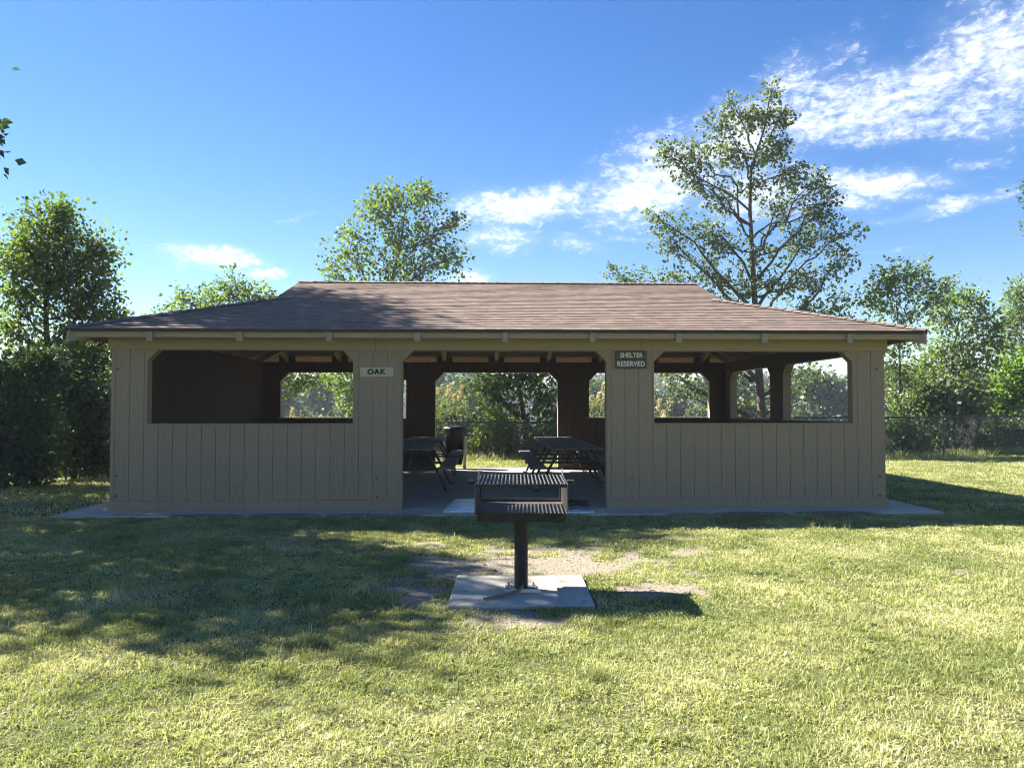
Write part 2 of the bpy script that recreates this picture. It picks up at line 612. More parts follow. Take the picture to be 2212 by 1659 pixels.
M = dict(
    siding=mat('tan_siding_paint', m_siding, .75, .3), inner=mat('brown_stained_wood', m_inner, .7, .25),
    trim=mat('tan_trim_paint', m_trim, .7, .3), rafter=mat('rafter_wood', m_rafter, .8), deck=mat('roof_deck_wood', m_deck, .8),
    shingle=mat('brown_shingle', m_shingle, .85, .25), flash=mat('drip_edge', m_flash, .6),
    concrete=mat('concrete', m_concrete, .8, .35), pad=mat('pad_concrete', m_pad, .85, .3),
    iron=mat('sooty_iron', m_iron, .6, .25), ironbox=mat('firebox_iron', m_iron_box, .6, .5), grate=mat('grate_steel', m_grate, .35, .5, .85),
    tablewood=mat('weathered_plank', m_tablewood, .8, .3), blacksteel=mat('black_steel_tube', flat((.022, .022, .024)), .45, .5),
    galv=mat('galvanised_steel', flat((.16, .165, .17)), .5, .5), darkgalv=mat('dark_coated_steel', flat((.035, .036, .037)), .5, .5),
    signwhite=mat('sign_grey_white', flat((.40, .36, .26)), .65, .3), letterblack=mat('letter_black', flat((.012, .012, .014)), .6),
    signwood=mat('sign_brown_wood', flat((.082, .068, .042)), .8), letterwhite=mat('letter_white', flat((.62, .61, .56)), .6),
    whitepanel=mat('white_panel', m_whitepanel, .4, .5), darkpanel=mat('dark_panel', m_darkpanel, .25, .6),
    bag=mat('black_plastic_bag', flat((.007, .007, .008)), .35, .25), binside=mat('pale_bin_panel', flat((.45, .44, .41)), .7),
    bark=mat('bark', m_bark, .9, .2), bolt=mat('rusty_bolt', flat((.11, .085, .065)), .6, .4),
    stick=mat('dry_stick', flat((.17, .13, .10)), .8), stickend=mat('pale_split_wood', flat((.60, .52, .42)), .8),
    leaf_mid=leafmat('leaf_mid_green', (0.045, 0.078, 0.02), (0.085, 0.135, 0.034), (0.14, 0.19, 0.05), 0.48),
    leaf_light=leafmat('leaf_light_green', (0.075, 0.115, 0.024), (0.135, 0.19, 0.042), (0.2, 0.26, 0.065), 0.5),
    leaf_grey=leafmat('leaf_grey_green', (0.06, 0.09, 0.034), (0.11, 0.15, 0.058), (0.17, 0.2, 0.09), 0.45),
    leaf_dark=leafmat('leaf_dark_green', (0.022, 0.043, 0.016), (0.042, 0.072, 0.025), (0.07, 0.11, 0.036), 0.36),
    leaf_bright=leafmat('leaf_bright_green', (.08, .15, .02), (.13, .23, .03), (.19, .30, .05), .5),
    leaf_far=leafmat('leaf_far_green', (0.045, 0.072, 0.034), (0.075, 0.11, 0.05), (0.11, 0.15, 0.068), 0.35),
    leaf_dry=leafmat('leaf_dry', (.10, .06, .03), (.16, .10, .05), (.24, .17, .09), .15),
    reed=leafmat('reed_green', (.07, .11, .03), (.13, .17, .06), (.20, .22, .09), .4),
    plume=leafmat('reed_plume', (.26, .21, .14), (.38, .31, .22), (.50, .42, .32), .4),
    grass=leafmat('grass_blade', (.125, .170, .046), (.35, .375, .130), (.72, .66, .42), .42, .03, (1.15, 1.13, .68), .85),
)


# ------------------------------------------------------------------ fast leaf / blade meshes
def np_mesh(name, verts, quads, mats, midx=None):
    me = bpy.data.meshes.new(name)
    nv, nf = len(verts), len(quads)
    k = quads.shape[1]
    me.vertices.add(nv)
    me.vertices.foreach_set('co', verts.astype(np.float32).ravel())
    me.loops.add(nf*k)
    me.loops.foreach_set('vertex_index', quads.astype(np.int32).ravel())
    me.polygons.add(nf)
    me.polygons.foreach_set('loop_start', np.arange(0, nf*k, k, dtype=np.int32))
    me.polygons.foreach_set('loop_total', np.full(nf, k, dtype=np.int32))
    for m in mats:
        me.materials.append(m)
    if midx is not None:
        me.polygons.foreach_set('material_index', midx.astype(np.int32))
    me.update(calc_edges=True)
    return me


def unit(a):
    return a/(np.linalg.norm(a, axis=-1, keepdims=True)+1e-9)


def leaf_quads(p, d, L, Wd, rg, fold=.25, flatten=0.0):
    """kite-shaped folded leaves at p pointing along d"""
    k = len(p)
    d = unit(d)
    r = rg.normal(size=(k, 3))
    r[:, 2] += flatten*3
    s = unit(np.cross(d, r))
    nn = np.cross(s, d)
    L = L[:, None]
    Wd = Wd[:, None]
    a = p
    c = p+d*L+nn*L*(-.12)
    m = p+d*L*.42
    b = m+s*Wd+nn*Wd*fold
    e = m-s*Wd+nn*Wd*fold
    V = np.stack([a, b, c, e], 1).reshape(-1, 3)
    Q = np.arange(4*k).reshape(k, 4)
    return V, Q


def bezier(a, c, b, k):
    t = np.linspace(0, 1, k)[:, None]
    return (1-t)**2*a+2*t*(1-t)*c+t*t*b


def np_tubes(paths, radii, sides=4):
    """many thin tubes: list of (k,3) paths and (k,) radii"""
    VV, QQ, off = [], [], 0
    for p, r in zip(paths, radii):
        k = len(p)
        t = np.gradient(p, axis=0)
        t = unit(t)
        ref = np.array([.31, .17, .93]) if abs(t[0, 2]) < .8 else np.array([1., .1, 0])
        a = unit(np.cross(t, ref))
        b = np.cross(t, a)
        th = np.arange(sides)*2*np.pi/sides
        ring = p[:, None, :]+r[:, None, None]*(np.cos(th)[None, :, None]*a[:, None, :]+np.sin(th)[None, :, None]*b[:, None, :])
        VV.append(ring.reshape(-1, 3))
        i = np.arange(k-1)[:, None]*sides
        j = np.arange(sides)[None, :]
        j2 = (j+1) % sides
        q = np.stack([i+j, i+j2, i+sides+j2, i+sides+j], -1).reshape(-1, 4)+off
        QQ.append(q)
        off += k*sides
    return np.concatenate(VV), np.concatenate(QQ)


def grow(name, label, cat, base, trunk, lobes, leaf, bark, seed, L=.1, lpt=14, tw=26, droop=.25, group=None,
         r0=.16, depthf=.85, part='crown', stems=None, aspect=.42, clump=0.0, leaf_part_kind=None, twig_r=.012):
    """a tree: trunk and limbs as one part, leaves on their twigs as the other.
    trunk: world points base->top; lobes: (centre, (rx, ry, rz), density)"""
    rg = np.random.default_rng(seed)
    root = thing(name, label, cat, tuple(base), group)
    base = np.array(base, float)
    trunk = np.array(trunk, float)
    seg = np.linalg.norm(np.diff(trunk, axis=0), axis=1)
    tl = np.concatenate([[0], np.cumsum(seg)])
    TT = np.linspace(0, tl[-1], 26)
    tp = np.stack([np.interp(TT, tl, trunk[:, i]) for i in range(3)], 1)
    tp += np.cumsum(rg.normal(size=tp.shape)*np.array([.02, .02, 0])*r0*4*.25, axis=0)
    tr = r0*(1-.88*(TT/tl[-1])**.8)
    tr[:3] *= np.array([1.45, 1.2, 1.06])
    wp, wr = [], []
    if stems is None:
        wp.append(tp)
        wr.append(tr)
    else:
        for st in stems:
            st = np.array(st, float)
            q = bezier(st[0], st[1], st[2], 14)+np.cumsum(rg.normal(size=(14, 3))*.012, axis=0)
            wp.append(q)
            wr.append(np.linspace(r0, r0*.3, 14))
    tips_p, tips_d = [], []
    cpaths, crads = [], []
    for (c, rad, dens) in lobes:
        c = np.array(c, float)
        rad = np.array(rad, float)
        # limb: leaves the trunk below the lobe
        hd = np.hypot(*(tp[:, :2]-c[:2]).T)
        want = c[2]-.75*hd-.15*rad[2]
        i = int(np.argmin(np.abs(tp[:, 2]-want)+.15*hd))
        i = int(np.clip(i+rg.integers(-2, 3), 2, len(tp)-2))
        s = tp[i]
        ln = np.linalg.norm(c-s)
        ctrl = s*.5+c*.5+np.array([0, 0, rg.uniform(-.16, .12)*ln])+rg.normal(size=3)*.10*ln
        lp = bezier(s, ctrl, c+rad*np.array([0, 0, .35]), 10)
        lp[1:-1] += np.convolve(rg.normal(size=10), [.5, .5], 'valid')[:8, None]*rg.normal(size=(1, 3))*.035*ln+rg.normal(size=(8, 3))*.012*ln
        lr0 = min(tr[i]*.6, .012+.015*ln)
        lr = np.linspace(lr0, .010, 10)
        wp.append(lp)
        wr.append(lr)
        k = max(4, int(tw*dens))
        for _ in range(k):
            j = rg.uniform(.35, 1)
            sp = lp[int(j*9)]
            v = rg.normal(size=3)
            v /= np.linalg.norm(v)
            e = c+v*rad*rg.uniform(.25, 1.0)**.5
            l2 = np.linalg.norm(e-sp)
            q = bezier(sp, (sp+e)/2+np.array([0, 0, .12*l2])+rg.normal(size=3)*.08*l2, e-np.array([0, 0, droop*.15*l2]), 6)
            cpaths.append(q)
            crads.append(np.linspace(twig_r, twig_r*.35, 6))
            nl = max(3, int(lpt*rg.uniform(.6, 1.4)))
            tq = rg.uniform(.35, 1.0, nl)**.7*5
            ii = np.minimum(tq.astype(int), 4)
            fr = (tq-ii)[:, None]
            pos = q[ii]*(1-fr)+q[ii+1]*fr
            dr = q[ii+1]-q[ii]
            spread = np.array(rad).mean()*.16+L*.7
            off = rg.normal(size=(nl, 3))*spread
            if clump > 0:
                kc = max(1, nl//5)
                cen = rg.normal(size=(kc, 3))*spread*1.3
                off = cen[rg.integers(0, kc, nl)]+rg.normal(size=(nl, 3))*spread*(1-clump)
            tips_p.append(pos+off)
            dd = unit(dr)*.6+unit(off)*.8+rg.normal(size=(nl, 3))*.45
            dd[:, 2] -= droop
            tips_d.append(dd)
    p = np.concatenate(tips_p)
    d = np.concatenate(tips_d)
    gz = base[2]+.02
    keep = p[:, 2] > gz
    p, d = p[keep], d[keep]
    ls = L*rg.uniform(.45, 1.35, len(p))
    lv, lq = leaf_quads(p, d, ls, ls*aspect, rg)
    tv, tq = np_tubes(cpaths, crads, 3)
    V = np.concatenate([lv, tv])-base
    Q = np.concatenate([lq, tq+len(lv)])
    mi = np.concatenate([np.zeros(len(lq)), np.ones(len(tq))])
    me = np_mesh(part, V, Q, [leaf, bark], mi)
    link(part, me, root)
    bv, bq = np_tubes(wp, wr, 8)
    bme = np_mesh('trunk', bv-base, bq, [bark])
    bme.polygons.foreach_set('use_smooth', [True]*len(bq))
    link('trunk' if stems is None else 'stem', bme, root)
    return root


def lob(px, py, d, hw, hh, dens=1.0, df=.85):
    c = at(px, py, d)
    rx, rz = hw*d/FPX, hh*d/FPX
    return (c, (rx, max(rx, rz)*df, rz), dens)


# ------------------------------------------------------------------ ground
def vnoise(x, y, s, seed):
    rg = np.random.default_rng(seed)
    G = rg.uniform(0, 1, (64, 64))
    u, v = x*s, y*s
    i, j = np.floor(u).astype(int), np.floor(v).astype(int)
    fu, fv = u-i, v-j
    fu, fv = fu*fu*(3-2*fu), fv*fv*(3-2*fv)
    g = lambda a, b: G[a % 64, b % 64]
    return (g(i, j)*(1-fu)+g(i+1, j)*fu)*(1-fv)+(g(i, j+1)*(1-fu)+g(i+1, j+1)*fu)*fv


def fbm(x, y, s, seed, o=4):
    t, a, tot = 0, 1, 0
    for k in range(o):
        t = t+a*vnoise(x, y, s*2**k, seed+k)
        tot += a
        a *= .55
    return t/tot


def dirt(x, y):
    """bare earth, 0..1, as it lies on the lawn"""
    n_ = fbm(x, y, 1.6, 11)
    n2_ = fbm(x, y, 5.0, 31)
    m = np.zeros_like(x)
    for (cx, cy, rx, ry, a) in [(.05, -3.85, 1.25, .62, 1.3), (.15, -3.0, 1.2, .5, .95), (-.98, -4.75, .5, .5, 1.25), (1.05, -4.85, .5, .3, 1.15),
                                (1.7, -3.4, .8, .35, .62), (-.7, -3.6, .7, .4, .8), (-1.6, -3.0, .9, .25, .55), (3.6, -4.3, .6, .14, .62), (2.4, -1.75, 3.2, .16, .5),
                                (2.6, -3.0, 1.2, .25, .45), (-7.3, .9, 1.3, .55, .8), (-7.6, -.7, .8, .45, .9), (-5.2, -2.9, .7, .2, .6), (-.1, -5.8, .7, .25, .6),
                                (-3.6, -2.9, .6, .2, .5), (.0, -4.95, .75, .72, .8)]:
        q = ((x-cx)/rx)**2+((y-cy)/ry)**2
        m = np.maximum(m, a*np.exp(-q*.9))
    n3_ = fbm(x, y, 14., 61, 3)
    v = m*1.05+(n_-.5)*1.5+(n2_-.5)*1.1+(n3_-.5)*.8
    thin = np.clip((fbm(x, y, 1.7, 51)-.54)*3.0, 0, .35)*np.clip((x+1)/3, 0, 1)
    return np.clip((v-.42)*2.6, 0, 1)*np.clip(m*6-.3, 0, 1), thin


def gz(x, y):
    """ground height: a nearly flat lawn that falls to the lake beyond the fence"""
    h = (fbm(x, y, .35, 71)-.5)*.05
    far = np.clip((y-13.5)/14, 0, 1)
    bank = np.clip((y-285)/25, 0, 1)
    spit = np.clip((y-66)/8, 0, 1)*np.clip((110-y)/8, 0, 1)*np.clip((np.abs(x+3)-0)/1, 0, 1)
    bank = np.maximum(bank, spit*.62)
    h = h*(1-far)-2.0*far*far*(3-2*far)*(1-bank)+bank*.2
    h = h*np.clip((np.hypot(np.maximum(np.abs(x)-6.05, 0), np.maximum(np.abs(y-3.8)-4.4, 0)))/.8, 0, 1)
    return h-.012


xs = np.unique(np.concatenate([np.arange(-9, 9.01, .12), np.arange(-30, 30.1, 1.0), np.array([-440, -300, -200, -120, -80, -55, -40, 40, 55, 80, 120, 200, 300, 440])]))
ys = np.unique(np.concatenate([np.arange(-9, 0.01, .12), np.arange(-40, 40, 1.0), np.array([-120, -70, 50, 60, 66, 70, 75, 80, 90, 100, 105, 110, 118, 150, 220, 270, 285, 292, 300, 310, 330, 380, 440])]))
GX, GY = np.meshgrid(xs, ys, indexing='ij')
GZ = gz(GX, GY)
nx, ny = GX.shape
verts = np.stack([GX, GY, GZ], -1).reshape(-1, 3)
ii, jj = np.meshgrid(np.arange(nx-1), np.arange(ny-1), indexing='ij')
b0 = ii*ny+jj
quads = np.stack([b0, b0+ny, b0+ny+1, b0+1], -1).reshape(-1, 4)


def m_ground(n, ob, uv, b):
    at_ = n.new('ShaderNodeAttribute')
    at_.attribute_name = 'bare'
    a = n.noise(ob, 2.0, 6, 0.7)
    f = n.noise(ob, 38, 5, 0.75)
    soil = n.ramp(f, [(.3, (.11, .094, .072)), (.5, (.225, .195, .152)), (.72, (.35, .31, .25))])
    soil = n.mix(n.mapr(a, .45, .7, 0, .4), soil, (.19, .165, .128))
    turf = n.ramp(f, [(.32, (.030, .032, .012)), (.52, (.105, .110, .040)), (.75, (.25, .24, .12))])
    turf = n.mix(n.mapr(a, .4, .65, 0, .5), turf, (.09, .095, .036))
    k = n.math('ADD', at_.outputs['Fac'], n.math('MULTIPLY', n.math('SUBTRACT', f, .5), .9))
    n.set(b.inputs['Normal'], n.bump(f, 0.8, 0.02))
    return n.mix(n.mapr(k, .3, .7, 0, 1, True), turf, soil)


gm = mat('lawn_soil', m_ground, .95, .15)
gme = np_mesh('ground', verts, quads, [gm])
att = gme.attributes.new('bare', 'FLOAT', 'POINT')
dv, tv_ = dirt(verts[:, 0], verts[:, 1])
att.data.foreach_set('value', np.clip(dv+tv_*.6, 0, 1).astype(np.float32))
structure(link('ground', gme))

# ---- lake
mb = MB()
mb.add([(-438, 17, -1.15), (438, 17, -1.15), (438, 300, -1.15), (-438, 300, -1.15)], [(0, 1, 2, 3)])


def m_water(n, ob, uv, b):
    wv = n.noise(n.mapping(ob, (.35, 1.2, 1)), 1.2, 3, 0.6)
    n.set(b.inputs['Normal'], n.bump(wv, 0.12, 0.05))
    return (.018, .028, .032)


structure(mb.build('lake', mat('lake_water', m_water, .08, .5)))

# ---- slab and grill pad
SLAB = .022
mb = MB()
for (x0, x1) in ((-6.05, -1.86), (-1.852, 1.86), (1.868, 6.06)):
    mb.bevbox(x0, x1, -.57, -.002, -.18, SLAB, .006)
mb.bevbox(-6.05, 6.06, .002, 7.75, -.18, SLAB, .006)
structure(mb.build('concrete_slab', M['concrete']))
mb = MB()
mb.bevbox(-.545, .535, -.52, .52, -.12, .018, .008)
po = structure(mb.build('concrete_pad', M['pad'], loc=(0, -4.95, 0)))
po.rotation_euler = (0, 0, R(-2.0))

# ------------------------------------------------------------------ shelter
HX, DEP, TH = 5.53, 7.2, .16
sh = thing('picnic_shelter', 'tan wooden picnic shelter with brown shingled roof and open window bays', 'shelter', (0, 0, SLAB))


def wall_mesh(U0, U1, openings, mapf, CH=.15, top=2.49, g0=-4.87, gs=.2, grooves=True):
    """upright panelled wall along u; openings = (u0,u1,sill) with chamfered top corners; mapf(u,t,z)->xyz, t=0 outside"""
    mb = MB()
    HD = 2.25
    cuts = {U0, U1}
    for (a, b, s) in openings:
        cuts |= {a, b, a+CH, b-CH}
    gl = []
    if grooves:
        k = math.ceil((U0+.05-g0)/gs)
        while g0+k*gs < U1-.05:
            u = g0+k*gs
            gl.append(u)
            cuts |= {u-.0038, u+.0038}
            k += 1
    cs = sorted(cuts)
    cs = [c for c in cs if U0 <= c <= U1]

    def head(u, o):
        a, b, s = o
        return HD-max(0, a+CH-u, u-(b-CH))
    for u0, u1 in zip(cs[:-1], cs[1:]):
        if u1-u0 < 1e-5:
            continue
        um = (u0+u1)/2
        f = .009 if any(abs(um-g) < .0035 for g in gl) else 0.0
        op = [o for o in openings if o[0] < um < o[1]]
        spans = []
        if op:
            o = op[0]
            if o[2] > .05:
                spans.append((0, 0, o[2], o[2]))
            spans.append((head(u0, o), head(u1, o), top, top))
        else:
            spans.append((0, 0, top, top))
        for (za, zb, zc, zd) in spans:
            p = [mapf(u0, f, za), mapf(u1, f, zb), mapf(u1, TH, zb), mapf(u0, TH, za),
                 mapf(u0, f, zc), mapf(u1, f, zd), mapf(u1, TH, zd), mapf(u0, TH, zc)]
            b0_ = len(mb.v)
            mb.v.extend(p)
            for fc, mi in (((0, 1, 5, 4), 0), ((2, 3, 7, 6), 1), ((0, 3, 2, 1), 0), ((4, 5, 6, 7), 0), ((1, 2, 6, 5), 0), ((3, 0, 4, 7), 0)):
                mb.f.append(tuple(b0_+q for q in fc))
                mb.m.append(mi)
    return mb


FO = [(-5.03, -2.155, 1.19), (-1.455, 1.465, 0), (2.155, 5.06, 1.19)]
BO = [(-5.0, -2.16, 1.19), (-1.43, 1.42, 0), (2.09, 4.97, 1.19)]
RO = [(.55, 3.47, 1.19), (4.14, 6.66, 1.19)]
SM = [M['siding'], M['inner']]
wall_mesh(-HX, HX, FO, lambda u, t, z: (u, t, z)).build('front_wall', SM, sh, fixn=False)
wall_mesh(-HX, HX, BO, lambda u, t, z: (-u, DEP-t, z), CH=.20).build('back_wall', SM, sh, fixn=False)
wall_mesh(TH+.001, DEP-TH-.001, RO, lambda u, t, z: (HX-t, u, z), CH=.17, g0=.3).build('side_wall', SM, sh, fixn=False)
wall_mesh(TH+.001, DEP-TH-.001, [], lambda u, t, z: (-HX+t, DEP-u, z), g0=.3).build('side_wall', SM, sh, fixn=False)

# trim: base boards, sills, header beams
mb = MB()
for q_ in ((-HX-.022, -1.455, -.022, -.001), (1.465, HX+.022, -.022, -.001), (-HX-.022, -HX-.001, .0, DEP), (HX+.001, HX+.022, .0, DEP)):
    mb = MB()
    mb.bevbox(*q_, -.005, .132, .003)
    mb.build('base_board', M['siding'], sh)
for (a, b_, s) in FO[::2]:
    mb = MB()
    mb.bevbox(a-.03, b_+.012, -.016, TH+.012, 1.192, 1.213, .003)
    mb.build('sill', M['trim'], sh)
for (a, b_, s) in BO[::2]:
    mb = MB()
    mb.bevbox(a-.012, b_+.012, DEP-TH-.012, DEP+.016, 1.192, 1.213, .003)
    mb.build('sill', M['trim'], sh)
for (a, b_, s) in RO:
    mb = MB()
    mb.bevbox(HX-TH-.012, HX+.016, a-.012, b_+.012, 1.192, 1.213, .003)
    mb.build('sill', M['trim'], sh)
mb = MB()
for (a, b_) in ((-HX-.045, -1.835), (-1.831, 1.968), (1.972, HX+.045)):
    mb.bevbox(a, b_, -.018, -.001, 2.262, 2.488, .003)
mb.build('header_beam', M['trim'], sh)
mb = MB()
mb.bevbox(-HX-.045, HX+.045, DEP+.001, DEP+.018, 2.262, 2.488, .003)
mb.build('header_beam', M['trim'], sh)
for s in (-1, 1):
    mb = MB()
    mb.bevbox(min(s*(HX+.001), s*(HX+.018)), max(s*(HX+.001), s*(HX+.018)), 0, DEP, 2.262, 2.488, .003)
    mb.build('header_beam', M['trim'], sh)
    mb = MB()   # bracket under each end of the header
    mb.add([(s*(HX+.001), -.017, 2.262), (s*(HX+.04), -.017, 2.262), (s*(HX+.001), -.017, 2.20),
            (s*(HX+.001), -.001, 2.262), (s*(HX+.04), -.001, 2.262), (s*(HX+.001), -.001, 2.20)],
           [(0, 1, 2), (5, 4, 3), (0, 3, 4, 1), (1, 4, 5, 2), (2, 5, 3, 0)])
    mb.build('bracket', M['trim'], sh)
# inner faces of the header (darker beam seen from inside)
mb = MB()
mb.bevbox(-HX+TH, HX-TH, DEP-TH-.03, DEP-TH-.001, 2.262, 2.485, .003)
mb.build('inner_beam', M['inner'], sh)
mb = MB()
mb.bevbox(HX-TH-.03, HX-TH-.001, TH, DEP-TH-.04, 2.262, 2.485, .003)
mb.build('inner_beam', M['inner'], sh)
# bolts
for (x, z) in [(-5.44, 1.98), (-5.44, .48), (-5.44, .20), (-1.81, .44), (-1.80, .17), (1.83, .44), (1.83, .17), (5.42, 2.0), (5.44, .44), (5.44, .17)]:
    mb = MB()
    mb.tube([(x, -.001, z), (x, -.012, z)], .019, 8)
    mb.build('bolt', M['bolt'], sh)

# ---- roof frame
SL = .317
EAV = .39
YC = DEP/2
ZR = lambda y: 2.628+SL*min(y, DEP-y)      # top of deck under y (relative to slab)
SP = 1.21
GX_ = 3.62


def rafter(p, q, name='rafter', w_=.082, h_=.150):
    mb = MB()
    p, q = np.array(p, float), np.array(q, float)
    t = (q-p)[:2]/np.linalg.norm((q-p)[:2])
    s = np.array([-t[1], t[0], 0])*w_/2
    H = np.array([0, 0, h_])
    mb.hexa([p-s-H, p+s-H, q+s-H, q-s-H, p-s, p+s, q+s, q-s])
    return mb.build(name, M['rafter'], sh)


for k in range(-4, 5):
    x = k*SP
    lim = YC if abs(x) < GX_ else (HX+EAV-abs(x)-EAV)
    for back in (0, 1):
        y0, y1 = -EAV-.026, lim-.03
        f = (lambda y: DEP-y) if back else (lambda y: y)
        rafter((x, f(y0), ZR(y0)-.004), (x, f(y1), ZR(y1)-.004))
for k in range(-2, 3):
    y = YC+k*SP
    lim = min(HX-GX_, min(y, DEP-y))
    for s in (-1, 1):
        u0, u1 = -EAV-.026, lim-.03
        rafter((s*(HX-u0), y, 2.628+SL*u0-.004), (s*(HX-u1), y, 2.628+SL*u1-.004))
for sx in (-1, 1):
    for sy in (0, 1):
        f = (lambda y: DEP-y) if sy else (lambda y: y)
        a, b_ = -EAV-.01, HX-GX_
        rafter((sx*(HX-a), f(a), 2.628+SL*a-.012), (sx*(HX-b_), f(b_), 2.628+SL*b_-.012), 'hip_rafter', .09, .16)
mb = MB()
mb.bevbox(-GX_, GX_, YC-.025, YC+.025, ZR(YC)-.22, ZR(YC)-.02, .003)
mb.build('ridge_beam', M['rafter'], sh)
for y in (2.2, DEP-2.2):
    mb = MB()
    mb.bevbox(-HX+1.9, HX-1.9, y-.045, y+.045, ZR(2.2)-.33, ZR(2.2)-.145, .003)
    mb.build('purlin', M['rafter'], sh)
# fascia boards between the rafter tails
for s, y in ((-1, -EAV+.012), (1, DEP+EAV-.034)):
    mb = MB()
    xs_ = [-HX-EAV+.03]+[k*SP for k in range(-4, 5)]+[HX+EAV-.03]
    for a, b_ in zip(xs_[:-1], xs_[1:]):
        aa = a+(.0415+.001 if a > -5.5 else 0)
        bb = b_-(.0415+.001 if b_ < 5.5 else 0)
        mb.bevbox(aa, bb, y, y+.022, 2.395, 2.497, .003)
    mb.build('fascia', M['trim'], sh)
for s in (-1, 1):
    mb = MB()
    x0 = s*(HX+EAV-.034)
    mb.bevbox(min(x0, x0+s*.022), max(x0, x0+s*.022), -EAV+.04, DEP+EAV-.04, 2.395, 2.497, .003)
    mb.build('fascia', M['trim'], sh)
# short dark brown blocks either side of each rafter over the back plate
for k in range(-4, 5):
    for s in (-1, 1):
        c = k*SP+s*.115
        mb = MB()
        mb.box(c-.07, c+.07, DEP-.10, DEP-.06, 2.489, 2.62)
        mb.build('brown_block', M['inner'], sh)

# ---- deck and shingles
rgR = np.random.default_rng(5)


def slope_strips(kind):
    """shingle courses of one slope; returns verts, quads, uvs"""
    V, Q, UVs = [], [], []
    EXP = .125
    run = (YC+EAV) if kind in ('front', 'back') else (HX-GX_+EAV)
    cosl = 1/math.sqrt(1+SL*SL)
    ncs = int(run/(EXP*cosl))
    for c in range(ncs+1):
        u0 = -EAV-.03+c*run/ncs if c else -EAV-.045
        u1 = min(-EAV-.03+(c+1.05)*run/ncs, run-EAV+(.0 if kind in ('front', 'back') else .0))
        if u1 <= u0+.005:
            continue
        if kind in ('front', 'back'):
            h0 = (HX-u0) if u0 < HX-GX_ else GX_+.14
            h1 = (HX-u1) if u1 < HX-GX_ else GX_+.14
            lo0, hi0, lo1, hi1 = -h0, h0, -h1, h1
        else:
            lo0, hi0, lo1, hi1 = u0, DEP-u0, u1, DEP-u1
        k = max(6, int((hi0-lo0)/.22))
        s = np.linspace(0, 1, k+1)
        a = lo0+(hi0-lo0)*s
        b = lo1+(hi1-lo1)*s
        ju = rgR.normal(size=k+1)*.003
        jz = rgR.normal(size=k+1)*.0011
        bse = len(V)
        z0 = 2.628+SL*u0+.029
        z1 = 2.628+SL*u1+.020
        for i in range(k+1):
            for (al, uu, zz) in ((a[i], u0+ju[i], z0-.012), (a[i], u0+ju[i], z0+jz[i]), (b[i], u1, z1)):
                if kind == 'front':
                    p = (al, uu, zz)
                elif kind == 'back':
                    p = (-al, DEP-uu, zz)
                elif kind == 'left':
                    p = (-HX+uu, DEP-al, zz)
                else:
                    p = (HX-uu, al, zz)
                V.append(p)
            UVs += [(a[i], c+.1), (a[i], c+.2), (b[i], c+.9)]
        for i in range(k):
            j = bse+3*i
            Q.append((j, j+3, j+4, j+1))
            Q.append((j+1, j+4, j+5, j+2))
    return V, Q, UVs


V, Q, UVs = [], [], []
for kd in ('front', 'back', 'left', 'right'):
    v, q, u = slope_strips(kd)
    o = len(V)
    V += v
    Q += [tuple(i+o for i in f) for f in q]
    UVs += u
# ridge and hip caps
def caps(p, q, w_, up):
    global V, Q, UVs
    p, q = np.array(p, float), np.array(q, float)
    L_ = np.linalg.norm(q-p)
    t = (q-p)/L_
    side = np.cross(t, (0, 0, 1))
    side /= np.linalg.norm(side)
    k = int(L_/.14)
    for i in range(k):
        a = p+t*(i*L_/k)
        b = p+t*((i+1.25)*L_/k)
        o = len(V)
        ha, hb = .026+rgR.normal()*.002, .016
        dn = np.array([0, 0, -w_*.30])
        V.extend([tuple(a-side*w_+dn+(0, 0, ha)), tuple(a+np.array((0, 0, ha))), tuple(a+side*w_+dn+(0, 0, ha)),
                  tuple(b-side*w_+dn+(0, 0, hb)), tuple(b+np.array((0, 0, hb))), tuple(b+side*w_+dn+(0, 0, hb)),
                  tuple(a-side*w_+dn+(0, 0, ha-.02)), tuple(a+np.array((0, 0, ha-.02))), tuple(a+side*w_+dn+(0, 0, ha-.02))])
        Q.extend([(o, o+1, o+4, o+3), (o+1, o+2, o+5, o+4), (o+6, o+7, o+1, o), (o+7, o+8, o+2, o+1)])
        r = rgR.uniform(0, 40)
        UVs.extend([(r, 60.5+i)]*9)


zt = lambda u: 2.628+SL*u+.026
caps((-GX_-.14, YC, zt(YC)), (GX_+.14, YC, zt(YC)), .13, 0)
for sx in (-1, 1):
    for sy in (0, 1):
        f = (lambda y: DEP-y) if sy else (lambda y: y)
        caps((sx*(HX+EAV+.02), f(-EAV-.02), zt(-EAV-.02)), (sx*GX_, f(HX-GX_), zt(HX-GX_)), .12, 0)
me = bpy.data.meshes.new('roof')
me.from_pydata(V, [], Q)
me.materials.append(M['shingle'])
uvl = me.uv_layers.new(name='UVMap')
vi = np.zeros(len(me.loops), dtype=np.int32)
me.loops.foreach_get('vertex_index', vi)
uvl.data.foreach_set('uv', np.array(UVs, dtype=np.float32)[vi].ravel())
me.update()
roof = link('roof', me, sh)
# deck boards under the shingles (4 sheets, 22 mm thick) and the drip edge
mb = MB()


def sheet(pts, t):
    k = len(pts)
    lo = [(x, y, z-t) for (x, y, z) in pts]
    mb.add(pts+lo, [tuple(range(k)), tuple(range(2*k-1, k-1, -1))]+[(i, i+k, (i+1) % k+k, (i+1) % k) for i in range(k)])


